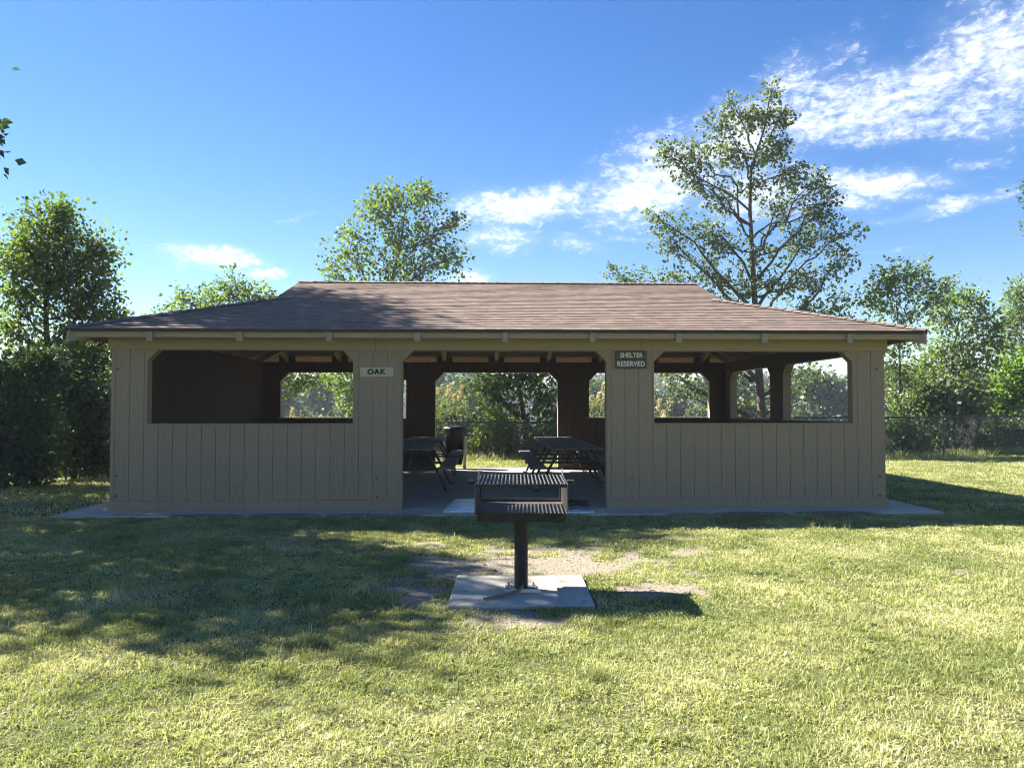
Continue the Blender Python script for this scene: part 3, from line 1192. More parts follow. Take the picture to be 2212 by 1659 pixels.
zd = lambda u: 2.628+SL*u+.018
E = EAV+.012
for sy in (0, 1):
    f = (lambda y: DEP-y) if sy else (lambda y: y)
    pts = [(-HX-E, f(-E), zd(-E)), (HX+E, f(-E), zd(-E)), (GX_, f(HX-GX_), zd(HX-GX_)), (GX_, f(YC), zd(YC)), (-GX_, f(YC), zd(YC)), (-GX_, f(HX-GX_), zd(HX-GX_))]
    sheet(pts, .018)
for sx in (-1, 1):
    a = HX-GX_
    pts = [(sx*(HX+E), -E, zd(-E)), (sx*(HX+E), DEP+E, zd(-E)), (sx*GX_, DEP-a, zd(a)), (sx*GX_, a, zd(a))]
    sheet(pts, .018)
mb.build('roof_deck', M['deck'], sh)
mb = MB()
e = EAV+.018
zq = 2.628-SL*EAV
for sy in (0, 1):
    y = -e-.012 if sy == 0 else DEP+e
    mb.box(-HX-e, HX+e, y, y+.012, zq-.034, zq+.018)
for sx in (-1, 1):
    x = sx*(HX+e)
    mb.box(min(x, x+sx*.012), max(x, x+sx*.012), -e, DEP+e, zq-.034, zq+.018)
mb.build('drip_edge', M['flash'], sh)
# gable vents
for sx in (-1, 1):
    mb = MB()
    x = sx*(GX_-.03)
    a = HX-GX_
    z0, z1 = zd(a)-.06, zd(YC)-.03
    mb.add([(x, a, z0), (x, DEP-a, z0), (x, YC, z1), (x-sx*.03, a, z0), (x-sx*.03, DEP-a, z0), (x-sx*.03, YC, z1)],
           [(0, 1, 2), (3, 5, 4), (0, 3, 4, 1), (1, 4, 5, 2), (2, 5, 3, 0)])
    for k in range(6):
        z = z0+.08+k*.075
        hw = (YC-a)*(1-(z-z0)/(z1-z0))-.15
        if hw > .1:
            mb.bar((x+sx*.012, YC-hw, z), (x+sx*.012, YC+hw, z), .02, .05)
    mb.build('gable_vent', M['siding'], sh)


# ------------------------------------------------------------------ signs
def text_mesh(s, size, ext, off, spacing=1.0):
    cu = bpy.data.curves.new('t', 'FONT')
    cu.body = s
    cu.size = size
    cu.extrude = ext
    cu.offset = off
    cu.align_x = 'CENTER'
    cu.align_y = 'CENTER'
    cu.space_character = spacing
    o = bpy.data.objects.new('t', cu)
    COL.objects.link(o)
    bpy.context.view_layer.update()
    dg = bpy.context.evaluated_depsgraph_get()
    me = bpy.data.meshes.new_from_object(o.evaluated_get(dg))
    bpy.data.objects.remove(o)
    bpy.data.curves.remove(cu)
    return me


def letters(s, size, off, m, parent, loc, spacing=1.0, sx=1.0):
    me = text_mesh(s, size, .002, off, spacing)
    me.materials.clear()
    me.materials.append(m)
    o = link('lettering', me, parent, loc)
    o.rotation_euler = (math.pi/2, 0, 0)
    o.scale = (sx, 1, 1)
    return o


s1 = thing('name_sign', 'pale grey board reading OAK in black letters beside the entrance', 'sign', (-1.818, -.001, 1.963+.0))
mb = MB()
mb.bevbox(-.237, .237, -.020, 0, -.070, .070, .006)
mb.build('board', M['signwhite'], s1)
s1.rotation_euler = (0, R(-.5), 0)
for sx in (-1, 1):
    mb = MB()
    mb.tube([(sx*.215, -.0195, 0), (sx*.215, -.0235, 0)], .006, 8)
    mb.build('screw', M['bolt'], s1)
letters('OAK', .098, .0055, M['letterblack'], s1, (-.005, -.0215, .002), 1.22, 1.08)
s2 = thing('reserved_sign', 'brown wooden board reading SHELTER RESERVED in white letters', 'sign', (1.815, -.019, 2.146))
mb = MB()
mb.bevbox(-.226, .226, -.022, 0, .003, .127, .006)
mb.bevbox(-.226, .226, -.022, 0, -.127, -.001, .006)
mb.build('board', M['signwood'], s2)
letters('SHELTER', .093, .0022, M['letterwhite'], s2, (.005, -.0235, .060), 1.05, .86)
letters('RESERVED', .100, .0022, M['letterwhite'], s2, (-.002, -.0235, -.062), 1.05, .86)


# ------------------------------------------------------------------ picnic tables
def picnic_table(label, xc, y0, y1, side_bench=.665, lean=0.0):
    t = thing('picnic_table', label, 'picnic table', (xc, y0, SLAB), 'picnic tables in the shelter')
    Ln = y1-y0
    rg = np.random.default_rng(int(abs(xc*100)+y0*10))
    mb = MB()
    for k in range(4):
        x = -.435+k*.2185
        e = rg.normal()*.008
        mb.bevbox(x, x+.201, e, Ln+e, .725, .765, .006)
    mb.build('tabletop', M['tablewood'], t)
    for s in (-1, 1):
        mb = MB()
        a, b_ = s*(side_bench-.125), s*(side_bench+.125)
        mb.bevbox(min(a, b_), max(a, b_), -.02, Ln+.02, .415, .455, .006)
        mb.build('bench', M['tablewood'], t)
    fr = [.45, Ln-.5] if Ln > 2 else [.38, Ln-.42]
    for y in fr:
        for s in (-1, 1):
            mb = MB()
            mb.tube([(s*.30, y, .70), (s*.64, y, .03)], .024, 8)
            mb.tube([(s*.62, y, .012), (s*.72, y, .012)], .014, 6)
            mb.build('leg', M['blacksteel'], t)
        mb = MB()
        mb.bar((-.80, y, .395), (.80, y, .395), .04, .04)
        mb.bar((-.40, y, .705), (.40, y, .705), .04, .036)
        mb.build('cross_bar', M['blacksteel'], t)
    mb = MB()
    m_ = (fr[0]+fr[1])/2
    mb.tube([(0, fr[0], .40), (0, m_-.08, .70)], .016, 6)
    mb.tube([(0, fr[1], .40), (0, m_+.08, .70)], .016, 6)
    mb.bar((-.38, m_, .705), (.38, m_, .705), .035, .035)
    mb.build('brace', M['blacksteel'], t)
    return t


picnic_table('weathered plank picnic table left of the grill, nearer of the two on that side', -1.575, 1.85, 4.25)
picnic_table('weathered picnic table behind the left near table, close to the black bin', -1.575, 5.35, 6.98)
picnic_table('weathered plank picnic table right of the grill, nearer of the two on that side', 1.29, 1.85, 4.28)
picnic_table('weathered picnic table behind the right near table, against the brown back wall', 1.30, 4.42, 6.85)

# ------------------------------------------------------------------ panels on the slab
pn = thing('floor_panel', 'whitish scuffed flat panel lying on the concrete left behind the grill', 'panel', (-.56, .33, SLAB))
mb = MB()
mb.hexa([(-.30, -.74, .001), (.36, -.74, .001), (.34, .74, .001), (-.19, .74, .001), (-.30, -.74, .022), (.36, -.74, .022), (.34, .74, .022), (-.19, .74, .022)])
o_ = mb.build('sheet', M['whitepanel'], pn)
bv = o_.modifiers.new('bevel', 'BEVEL')
bv.width, bv.segments = .012, 2
pn = thing('floor_panel', 'dark glossy flat panel lying on the concrete right behind the grill', 'panel', (.95, .20, SLAB))
mb = MB()
mb.hexa([(-.34, -.71, .001), (.27, -.71, .001), (.36, .72, .001), (-.34, .72, .001), (-.34, -.71, .020), (.27, -.71, .020), (.36, .72, .020), (-.34, .72, .020)])
o_ = mb.build('sheet', M['darkpanel'], pn)
bv = o_.modifiers.new('bevel', 'BEVEL')
bv.width, bv.segments = .008, 2

# ------------------------------------------------------------------ pedestal grill
gr = thing('pedestal_grill', 'black iron park grill with barred grate on a thick post', 'grill', (0.0, -4.95, .018))
mb = MB()
mb.tube([(0, 0, .008), (0, 0, .585)], .0535, 20)
mb.build('post', M['iron'], gr, smooth=False)
mb = MB()
mb.bevbox(-.125, .125, -.11, .11, 0, .010, .002)
for sx in (-1, 1):
    for sy in (-1, 1):
        mb.tube([(sx*.10, sy*.085, .01), (sx*.10, sy*.085, .034)], .009, 6)
mb.build('base_plate', M['galv'], gr)
mb = MB()     # carrying frame under the firebox
mb.bevbox(-.325, .325, -.33, -.30, .575, .635, .003)
mb.bevbox(-.335, .335, .29, .32, .575, .635, .003)
mb.bevbox(-.335, -.30, -.29, .29, .575, .635, .003)
mb.bevbox(.30, .335, -.29, .29, .575, .635, .003)
mb.bevbox(-.10, .10, -.29, .29, .57, .634, .003)
mb.bevbox(-.30, .30, -.05, .05, .60, .634, .003)
mb.build('support_frame', M['iron'], gr)
mb = MB()     # firebox: floor, two side plates with front returns, low back lip
W2, Y0, Y1 = .352, -.365, .385
mb.bevbox(-W2, W2, Y0, Y1, .636, .645, .002)
for s in (-1, 1):
    a, b_ = s*W2, s*(W2-.007)
    x0, x1 = min(a, b_), max(a, b_)
    prof = [(Y0, .645), (Y1, .645), (Y1, .885), (Y1-.02, .93), (Y1-.05, .93), (Y1-.16, .875), (Y0+.02, .862), (Y0, .85)]
    k = len(prof)
    mb.add([(x0, y, z) for y, z in prof]+[(x1, y, z) for y, z in prof],
           [tuple(range(k-1, -1, -1)), tuple(range(k, 2*k))]+[(i, (i+1) % k, (i+1) % k+k, i+k) for i in range(k)])
    c0, c1 = s*(W2-.007), s*(W2-.022)
    mb.bevbox(min(c0, c1), max(c0, c1), Y1-.006, Y1, .646, .86, .002)
mb.bevbox(-W2+.01, W2-.01, Y1-.006, Y1-.0005, .6455, .672, .002)
mb.build('firebox', M['ironbox'], gr)
mb = MB()     # front lip of the floor, slightly warped
mb.hexa([(-W2+.02, Y0-.012, .634), (W2-.02, Y0-.012, .631), (W2-.02, Y0-.001, .631), (-W2+.02, Y0-.001, .634),
         (-W2+.02, Y0-.012, .652), (W2-.02, Y0-.012, .648), (W2-.02, Y0-.001, .648), (-W2+.02, Y0-.001, .652)])
mb.build('lip', M['iron'], gr)
mb = MB()     # grate: frame and front-to-back bars, with two cross rods
GW, gy0, gy1, gzz = .342, Y0-.015, Y1-.065, .853
mb.bar((-GW, gy0, gzz), (GW, gy0, gzz), .016, .022, 1)
mb.bar((-GW, gy1, gzz+.012), (GW, gy1, gzz+.012), .012, .016, 1)
for k in range(23):
    x = -GW+.012+k*(2*GW-.024)/22
    mb.tube([(x, gy0, gzz+.012), (x, gy1, gzz+.022)], .0066, 7)
mb.tube([(-GW, -.10, gzz+.001), (GW, -.10, gzz+.001)], .006, 6)
mb.tube([(-GW, .12, gzz+.005), (GW, .12, gzz+.005)], .006, 6)
mb.build('grate', [M['grate'], M['iron']], gr)
for s in (-1, 1):
    mb = MB()
    pts, k = [], 60
    for i in range(k):
        th = i/k*2*math.pi*6
        pts.append((s*(W2+.008+.055*i/k), -.16+.016*math.cos(th), .862+.016*math.sin(th)))
    mb.tube(pts, .0045, 5)
    mb.tube([(s*(W2-.02), -.16, .862), (s*(W2+.07), -.16, .862)], .005, 6)
    mb.build('coil_handle', M['darkgalv'], gr)
gr.rotation_euler = (0, 0, R(-2.3))

# stick lying on the pad
sk = thing('dead_stick', 'dry forked stick with a pale split end at the foot of the grill post', 'stick', (0, -5.10, .020))
mb = MB()
mb.tube([(-.30, -.22, .012), (-.20, -.15, .013), (-.10, -.09, .018), (-.02, -.03, .03), (.01, .03, .05)], [.006, .013, .013, .012, .008], 7)
mb.tube([(-.10, -.09, .018), (-.18, -.17, .012), (-.26, -.17, .010)], [.008, .006, .003], 6)
mb.build('twig', M['stick'], sk)
mb = MB()
mb.tube([(-.13, -.005, .016), (0, .0, .017), (.12, -.01, .016), (.15, -.012, .014)], [.013, .017, .014, .006], 7)
mb.build('split_end', M['stickend'], sk)

# ------------------------------------------------------------------ litter bin behind the shelter
bn = thing('litter_bin', 'black bagged litter bin between two pale side panels behind the shelter', 'litter bin', (-.985, 7.47, SLAB))
for s in (-1, 1):
    mb = MB()
    x0 = s*.235
    mb.hexa([(x0-.03, -.16, 0), (x0+.03, -.16, 0), (x0+.03, .16, 0), (x0-.03, .16, 0),
             (x0-.03+s*.03, -.19, .74), (x0+.03+s*.03, -.19, .74), (x0+.03+s*.03, .19, .74), (x0-.03+s*.03, .19, .74)])
    mb.build('side_panel', M['binside'], bn)
mb = MB()
rgb = np.random.default_rng(9)
V_, F_ = [], []
prof = [(.18, .10), (.20, .30), (.205, .60), (.215, .74), (.245, .80), (.27, .87), (.285, .93), (.27, .975), (.22, .99), (.13, 1.0), (.02, 1.005)]
SD = 28
for (r, z) in prof:
    for j in range(SD):
        th = 2*math.pi*j/SD
        wv = 1+(.05*math.sin(th*7+z*9)+.035*math.sin(th*11-z*17)+rgb.normal()*.014)*(1 if z > .1 else .3)
        V_.append((r*wv*math.cos(th), r*wv*math.sin(th)*.9, z+rgb.normal()*.007))
for i in range(len(prof)-1):
    for j in range(SD):
        j2 = (j+1) % SD
        F_.append((i*SD+j, i*SD+j2, (i+1)*SD+j2, (i+1)*SD+j))
F_.append(tuple((len(prof)-1)*SD+j for j in range(SD)))
F_.append(tuple(range(SD-1, -1, -1)))
mb.add(V_, F_)
mb.build('bag', M['bag'], bn, smooth=True)

# ------------------------------------------------------------------ chain-link fence
FP = [(-24, 11.6), (-12, 11.4), (.4, 11.5), (8.5, 11.3), (12.6, 11.6), (17.0, 13.6), (27, 18.0)]
fl = [0]
for a, b_ in zip(FP[:-1], FP[1:]):
    fl.append(fl[-1]+math.dist(a, b_))


def fpt(s):
    x = float(np.interp(s, fl, [p[0] for p in FP]))
    y = float(np.interp(s, fl, [p[1] for p in FP]))
    h = float(np.interp(x, [-24, 1, 9, 20], [1.03, 1.04, 1.17, 1.19]))
    return x, y, h


fn = thing('chain_link_fence', 'dark chain link fence along the lawn edge behind the shelter', 'fence', (0, 11.5, 0))
B = np.array([0, 11.5, 0])
mb = MB()
ss = np.arange(0, fl[-1]+.01, .5)
mb.tube([np.array(fpt(s))-B for s in ss], .024, 8)
mb.build('top_rail', M['darkgalv'], fn)
posts_s = list(np.arange(1.0, fl[-1], 2.62))
for s in posts_s:
    x, y, h = fpt(s)
    mb = MB()
    mb.tube([np.array((x, y, -.15))-B, np.array((x, y, h+.03))-B], .030, 8)
    mb.build('fence_post', M['darkgalv'], fn)
wv, wq, off = [], [], 0
paths, rads = [], []
PIT = .075
for s in np.arange(0, fl[-1], PIT):
    x, y, h = fpt(s)
    if x < -9.5 or x > 20:
        continue
    for sg in (-1, 1):
        s2_ = s+sg*h
        k = 5
        pts = []
        for t in np.linspace(0, 1, k):
            xx, yy, hh = fpt(min(max(s+sg*t*h, 0), fl[-1]))
            pts.append((xx, yy+sg*.004, t*h-.02))
        paths.append(np.array(pts)-B)
        rads.append(np.full(k, .0019))
v_, q_ = np_tubes(paths, rads, 3)
link('wire_mesh', np_mesh('wire_mesh', v_, q_, [M['galv']]), fn)

# ------------------------------------------------------------------ trees and shrubs
G0 = lambda px, d: np.array([*(CAM+d*(FW+(px-CXP)/FPX*RT))[:2], 0.0])


def gp(px, d):
    p = G0(px, d)
    p[2] = float(gz(np.array([p[0]]), np.array([p[1]]))[0])
    return p


BK = M['bark']
# big tree beyond the left end of the shelter
d = 17.5
b_ = gp(105, d)
grow('broadleaf_tree', 'tall leafy tree at the far left, its crown rising above the dark shrubs', 'tree', b_,
     [b_, at(104, 860, d), at(101, 750, d), at(98, 680, d), at(100, 600, d), at(105, 500, d)],
     [lob(105, 500, d, 72, 50, 1.5), lob(60, 545, d, 52, 55, 1.3), lob(150, 550, d, 70, 60, 1.5), lob(224, 545, d, 26, 45, .8), lob(215, 615, d, 42, 45, 1.0),
      lob(110, 620, d, 75, 45, 1.3), lob(25, 640, d, 48, 55, 1.0), lob(175, 675, d, 62, 40, .9), lob(248, 692, d, 42, 25, .8), lob(45, 712, d, 62, 40, .8),
      lob(145, 735, d, 60, 30, .6), lob(125, 458, d, 20, 22, .5), lob(205, 735, d+1, 50, 30, .7), lob(15, 560, d, 30, 35, .5)],
     M['leaf_light'], BK, 21, L=.088, lpt=34, tw=30, r0=.15, clump=.5)
# trees off the left edge whose shade lies across lawn and roof
grow('broadleaf_tree', 'tree past the left edge, one leafy sprig of it hanging into the frame', 'tree', (-10.35, -.1, 0),
     [(-10.35, -.1, 0), (-10.3, -.1, 3), (-10.3, 0, 6), (-10.25, .0, 8.5), (-10.2, -.2, 9.8)],
     [((-10.35, -1.3, 7.9), (1.3, 1.4, 1.3), 3), ((-10.25, .1, 9.0), (.9, .9, .8), .9), ((-10.5, .8, 8.0), (1.3, 1.3, 1.3), 2.8), ((-10.5, -1.5, 6.0), (1.5, 1.4, 1.2), 3),
      ((-10.6, .7, 6.0), (1.4, 1.4, 1.2), 3), ((-11.0, 2.2, 6.9), (1.2, 1.3, 1.3), 2.5), ((-10.7, -1.2, 4.3), (1.4, 1.4, .9), 2.6), ((-11.0, 1.6, 4.4), (1.2, 1.3, 1.0), 2.5),
      ((-10.4, -.6, 8.6), (1.0, 1.0, .8), 1.1), ((-10.2, -.3, 9.9), (.35, .35, .35), .4), (at(-2, 268, 11.3), (.18, .2, .08), .12), (at(-18, 312, 11.3), (.12, .12, .10), .08), (at(-90, 280, 11.3), (.3, .3, .3), .5),
      ((-10.9, -2.2, 5.2), (1.1, 1.0, 1.0), 2), ((-11.6, 3.0, 5.4), (1.1, 1.1, 1.1), 2)],
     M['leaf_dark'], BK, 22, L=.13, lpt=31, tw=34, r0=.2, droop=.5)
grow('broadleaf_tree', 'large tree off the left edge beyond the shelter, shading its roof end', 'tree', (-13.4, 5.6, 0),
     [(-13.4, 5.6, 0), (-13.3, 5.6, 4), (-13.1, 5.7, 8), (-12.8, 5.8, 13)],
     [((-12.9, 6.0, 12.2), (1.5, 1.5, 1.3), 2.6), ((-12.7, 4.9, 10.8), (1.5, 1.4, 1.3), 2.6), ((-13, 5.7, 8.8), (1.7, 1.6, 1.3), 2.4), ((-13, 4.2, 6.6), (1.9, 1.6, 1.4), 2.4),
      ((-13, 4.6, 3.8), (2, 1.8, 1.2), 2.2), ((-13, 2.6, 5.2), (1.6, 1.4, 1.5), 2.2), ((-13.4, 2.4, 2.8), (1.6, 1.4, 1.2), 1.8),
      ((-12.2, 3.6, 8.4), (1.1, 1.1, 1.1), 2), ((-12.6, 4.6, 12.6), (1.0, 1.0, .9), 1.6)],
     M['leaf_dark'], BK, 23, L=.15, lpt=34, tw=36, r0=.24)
# dark shrubs at the left
def shrub(label, px, d, lobes, leaf, seed, L=.07, lpt=26, tw=34, name='leafy_shrub', cat='shrub', group=None, r0=.022, **kw):
    b = gp(px, d)
    lb = [lob(x, y, d+dd, hw, hh, de) for (x, y, hw, hh, de, dd) in lobes]
    st = []
    rg = np.random.default_rng(seed+900)
    for (c, rad, de) in lb[:6]:
        for _ in range(2):
            e = np.array(c)+rg.normal(size=3)*np.array(rad)*.4
            s = b+np.array([rg.normal()*.12+(e[0]-b[0])*.3, rg.normal()*.12+(e[1]-b[1])*.3, 0])
            st.append((s, (s+e)/2+np.array([0, 0, .3]), e))
    return grow(name, label, cat, b, [b, b+np.array([0, 0, 1.2]), b+np.array([0, 0, 2.6])], lb, leaf, BK, seed, L=L, lpt=lpt, tw=tw, part='foliage', stems=st, group=group, r0=r0, **kw)


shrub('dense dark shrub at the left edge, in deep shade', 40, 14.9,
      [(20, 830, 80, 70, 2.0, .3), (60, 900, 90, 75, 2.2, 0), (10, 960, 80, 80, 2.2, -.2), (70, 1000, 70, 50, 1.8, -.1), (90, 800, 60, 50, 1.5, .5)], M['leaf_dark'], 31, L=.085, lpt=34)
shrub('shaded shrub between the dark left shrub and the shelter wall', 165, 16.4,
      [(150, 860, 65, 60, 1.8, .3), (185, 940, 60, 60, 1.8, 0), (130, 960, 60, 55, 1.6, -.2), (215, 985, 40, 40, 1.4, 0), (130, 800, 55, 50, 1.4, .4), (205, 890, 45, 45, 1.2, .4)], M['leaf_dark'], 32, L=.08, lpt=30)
shrub('sunlit yellow green bush seen past the left corner of the shelter', 215, 20.5,
      [(215, 830, 45, 55, 1.5, 0), (235, 880, 40, 50, 1.4, 0), (190, 780, 50, 45, 1.2, .5), (230, 950, 40, 40, 1.3, .2), (160, 850, 40, 40, 1.0, 1)], M['leaf_light'], 33, L=.10, lpt=18)
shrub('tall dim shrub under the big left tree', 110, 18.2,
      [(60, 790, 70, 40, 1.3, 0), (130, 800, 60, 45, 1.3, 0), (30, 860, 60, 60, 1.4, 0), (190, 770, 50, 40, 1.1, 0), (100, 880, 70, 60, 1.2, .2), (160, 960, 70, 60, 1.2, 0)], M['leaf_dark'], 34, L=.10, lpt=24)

# small tree behind the left roof slope
d = 23.5
b_ = gp(500, d)
grow('young_tree', 'pale green sapling whose top shows over the left roof slope', 'tree', b_, [b_, at(505, 800, d), at(508, 700, d), at(510, 635, d)],
     [lob(500, 640, d, 50, 24, .9), lob(560, 645, d, 32, 20, .7), lob(430, 655, d, 40, 22, .7), lob(390, 645, d, 14, 14, .35), lob(345, 672, d, 26, 9, .4), lob(508, 610, d, 16, 10, .3), lob(470, 690, d, 90, 35, 1.0),
      lob(560, 720, d, 70, 35, .9), lob(640, 812, d, 44, 16, .6), lob(690, 800, d, 40, 18, .5), lob(590, 780, d, 60, 30, .8)],
     M['leaf_light'], BK, 41, L=.12, lpt=25, clump=.5, tw=26, r0=.07, droop=.35, aspect=.32)
# tree behind the ridge
d = 25.0
b_ = gp(815, d)
grow('broadleaf_tree', 'bushy tree rising behind the middle of the roof ridge', 'tree', b_, [b_, at(818, 800, d), at(835, 650, d), at(862, 540, d), at(880, 430, d)],
     [lob(852, 425, d, 34, 34, .9), lob(918, 415, d, 30, 34, .9), lob(805, 465, d, 38, 40, 1.0), lob(868, 500, d, 60, 42, 1.2), lob(938, 488, d, 42, 40, 1.0), lob(988, 472, d, 15, 12, .35),
      lob(758, 545, d, 40, 40, .9), lob(835, 572, d, 70, 38, 1.3), lob(925, 565, d, 60, 40, 1.2), lob(992, 545, d, 26, 38, .7), lob(712, 580, d, 24, 16, .5), lob(740, 505, d, 15, 22, .4),
      lob(850, 640, d, 140, 45, 1.5), lob(900, 720, d, 140, 50, 1.4), lob(750, 840, d, 30, 46, .8), lob(735, 800, d, 45, 24, .5), lob(890, 820, d, 50, 40, .5)],
     M['leaf_light'], BK, 42, L=.112, lpt=31, tw=19, r0=.13, droop=.3, aspect=.42, clump=.55)
# vine-hung tree seen through the back opening
d = 24.4
b_ = gp(1140, d)
grow('broadleaf_tree', 'dark many-branched tree seen through the middle of the back opening', 'tree', b_, [b_, at(1135, 930, d), at(1128, 870, d), at(1110, 800, d), at(1090, 740, d)],
     [lob(1075, 815, d, 50, 30, 1.4), lob(1150, 815, d, 50, 35, 1.6), lob(1190, 860, d, 36, 50, 1.5), lob(1105, 875, d, 40, 32, .9), lob(1165, 930, d, 45, 40, 1.3), lob(1040, 830, d, 34, 22, .9),
      lob(1100, 760, d, 100, 40, 1.8), lob(1180, 770, d, 70, 40, 1.5), lob(1060, 880, d, 30, 26, .6)],
     M['leaf_mid'], BK, 43, L=.12, lpt=18, tw=27, r0=.12)
shrub('sunlit leafy shrub growing through the fence behind the back opening', 1060, 23.3,
      [(1060, 945, 45, 32, 1.5, 0), (1095, 965, 40, 24, 1.2, 0), (1070, 910, 18, 18, .6, 0), (1030, 970, 30, 22, 1.0, 0), (1100, 930, 30, 24, .8, .2), (1120, 980, 20, 12, .7, 0)], M['leaf_light'], 44, L=.12, lpt=22)
shrub('dim tangled shrub behind the litter bin at the fence', 1000, 23.8,
      [(1010, 940, 34, 40, 1.5, 0), (960, 930, 36, 30, 1.2, 0), (985, 970, 40, 22, 1.2, 0), (920, 950, 40, 30, 1.0, 0)], M['leaf_dark'], 45, L=.11, lpt=22)
shrub('shaded shrub at the fence right of the back opening', 1190, 23.6,
      [(1180, 960, 40, 30, 1.4, 0), (1215, 930, 40, 40, 1.3, 0), (1150, 975, 30, 18, 1.0, 0), (1260, 940, 50, 40, 1.2, 0)], M['leaf_mid'], 46, L=.11, lpt=22)

# big tree on the right
d = 25.0
b_ = gp(1648, d)
lobes = [(1668, 198, 11, 24, .45), (1573, 208, 11, 20, .4), (1610, 248, 32, 28, .9), (1660, 252, 32, 32, .9), (1700, 238, 18, 22, .5), (1548, 268, 30, 24, .7), (1485, 322, 42, 30, 1.0), (1432, 330, 26, 22, .6),
         (1556, 328, 50, 38, 1.0), (1640, 330, 44, 38, .9), (1688, 312, 24, 30, .7), (1480, 372, 40, 22, .8), (1548, 415, 56, 34, .9), (1628, 410, 44, 30, .6), (1722, 375, 34, 32, .9), (1772, 385, 40, 30, .9),
         (1812, 412, 18, 20, .45), (1700, 440, 44, 34, .8), (1780, 462, 36, 28, .8), (1415, 470, 24, 28, .6), (1440, 520, 40, 32, .9), (1500, 495, 40, 30, .8), (1556, 525, 56, 38, 1.0), (1640, 545, 48, 36, .7),
         (1722, 530, 50, 32, .9), (1800, 500, 38, 22, .7), (1858, 484, 22, 12, .4), (1828, 552, 28, 24, .6), (1760, 595, 50, 38, 1.1), (1680, 612, 48, 34, .8), (1600, 605, 56, 34, 1.0), (1520, 585, 54, 32, 1.0),
         (1452, 596, 46, 22, .8), (1372, 588, 40, 16, .6), (1312, 568, 18, 14, .3), (1345, 602, 36, 10, .5), (1570, 655, 50, 24, .8), (1740, 655, 52, 26, .9), (1820, 640, 34, 34, .8),
         (1460, 825, 46, 24, .8), (1440, 805, 40, 18, .7), (1505, 815, 34, 20, .7), (1592, 825, 22, 40, .7), (1612, 868, 22, 28, .5), (1745, 800, 44, 32, .8), (1725, 850, 30, 32, .7), (1660, 740, 120, 40, 1.0), (1520, 750, 90, 35, .9),
         (1485, 848, 20, 12, .3)]
grow('broadleaf_tree', 'tallest tree, airy crown behind the right half of the roof', 'tree', b_,
     [b_, at(1646, 890, d), at(1640, 800, d), at(1632, 660, d), at(1626, 560, d), at(1621, 450, d), at(1624, 360, d), at(1650, 290, d), at(1664, 215, d)],
     [lob(x, y, d, hw*.84, hh*.84, de*(.55 if y > 780 else 1), .9) for (x, y, hw, hh, de) in lobes], M['leaf_grey'], BK, 51, L=.105, lpt=33, tw=17, r0=.17, droop=.45, aspect=.42, clump=.7, twig_r=.009)

# right-hand group
d = 24.6
b_ = gp(1945, d)
grow('young_tree', 'slender sapling with thin pale trunk just right of the shelter corner', 'tree', b_, [b_, at(1945, 880, d), at(1944, 780, d), at(1940, 700, d), at(1935, 640, d), at(1932, 600, d)],
     [lob(1928, 588, d, 44, 16, .8), lob(1988, 582, d, 26, 14, .6), lob(1918, 625, d, 46, 22, .9), lob(1988, 622, d, 30, 20, .7), lob(1890, 655, d, 40, 20, .8), lob(2058, 610, d, 22, 9, .4), lob(2025, 640, d, 30, 14, .5),
      lob(1960, 672, d, 46, 20, .8), lob(1940, 745, d, 30, 30, .6), lob(1925, 800, d, 26, 30, .6), lob(1962, 830, d, 26, 26, .5), lob(1930, 860, d, 22, 20, .4)],
     M['leaf_light'], BK, 52, L=.105, lpt=25, clump=.5, tw=24, r0=.055, droop=.3, aspect=.36)
d = 26.5
b_ = gp(2062, d)
grow('broadleaf_tree', 'round-topped leafy tree beyond the fence at the right', 'tree', b_, [b_, at(2060, 870, d), at(2058, 780, d), at(2070, 700, d), at(2085, 650, d)],
     [lob(2035, 680, d, 36, 34, 1.1), lob(2088, 648, d, 32, 28, 1.0), lob(2128, 685, d, 34, 34, 1.1), lob(2150, 730, d, 24, 34, .9), lob(2090, 735, d, 50, 38, 1.2), lob(2025, 755, d, 40, 38, 1.0), lob(2120, 785, d, 42, 34, 1.1),
      lob(2060, 815, d, 50, 34, 1.2), lob(1990, 800, d, 34, 40, .8), lob(2010, 855, d, 50, 30, 1.1), lob(2095, 865, d, 50, 30, 1.2)],
     M['leaf_light'], BK, 53, L=.115, lpt=25, tw=23, clump=.5, r0=.10, droop=.3)
d = 42
b_ = gp(2225, d)
grow('willow_tree', 'feathery pale green tree at the right edge, farther off', 'tree', b_, [b_, at(2222, 850, d), at(2218, 740, d), at(2212, 650, d)],
     [lob(2200, 675, d, 30, 34, 1.2), lob(2195, 632, d, 22, 16, .7), lob(2225, 650, d, 40, 40, 1.2), lob(2178, 700, d, 24, 24, .8), lob(2210, 745, d, 44, 40, 1.2), lob(2190, 800, d, 40, 36, 1.1), lob(2240, 800, d, 50, 60, 1.3), lob(2160, 760, d, 20, 18, .4)],
     M['leaf_light'], BK, 54, L=.24, lpt=18, tw=30, r0=.16, droop=.5, aspect=.2)
shrub('bright green bush above the fence at the right edge', 2190, 27.5,
      [(2185, 815, 32, 30, 1.4, 0), (2205, 855, 45, 36, 1.6, 0), (2160, 850, 26, 26, 1.0, 0), (2215, 800, 40, 36, 1.4, .3), (2150, 885, 30, 20, .9, 0)], M['leaf_bright'], 55, L=.16, lpt=18, r0=.03)
shrub('pale leafy shrub above the fence left of the bright green bush', 2030, 25.6,
      [(1985, 845, 40, 30, 1.2, 0), (2040, 850, 45, 34, 1.3, 0), (2090, 880, 40, 28, 1.1, 0), (2000, 890, 50, 24, 1.2, 0), (2120, 850, 30, 30, .9, .3), (1940, 890, 26, 22, .7, 0)], M['leaf_grey'], 56, L=.14, lpt=18)
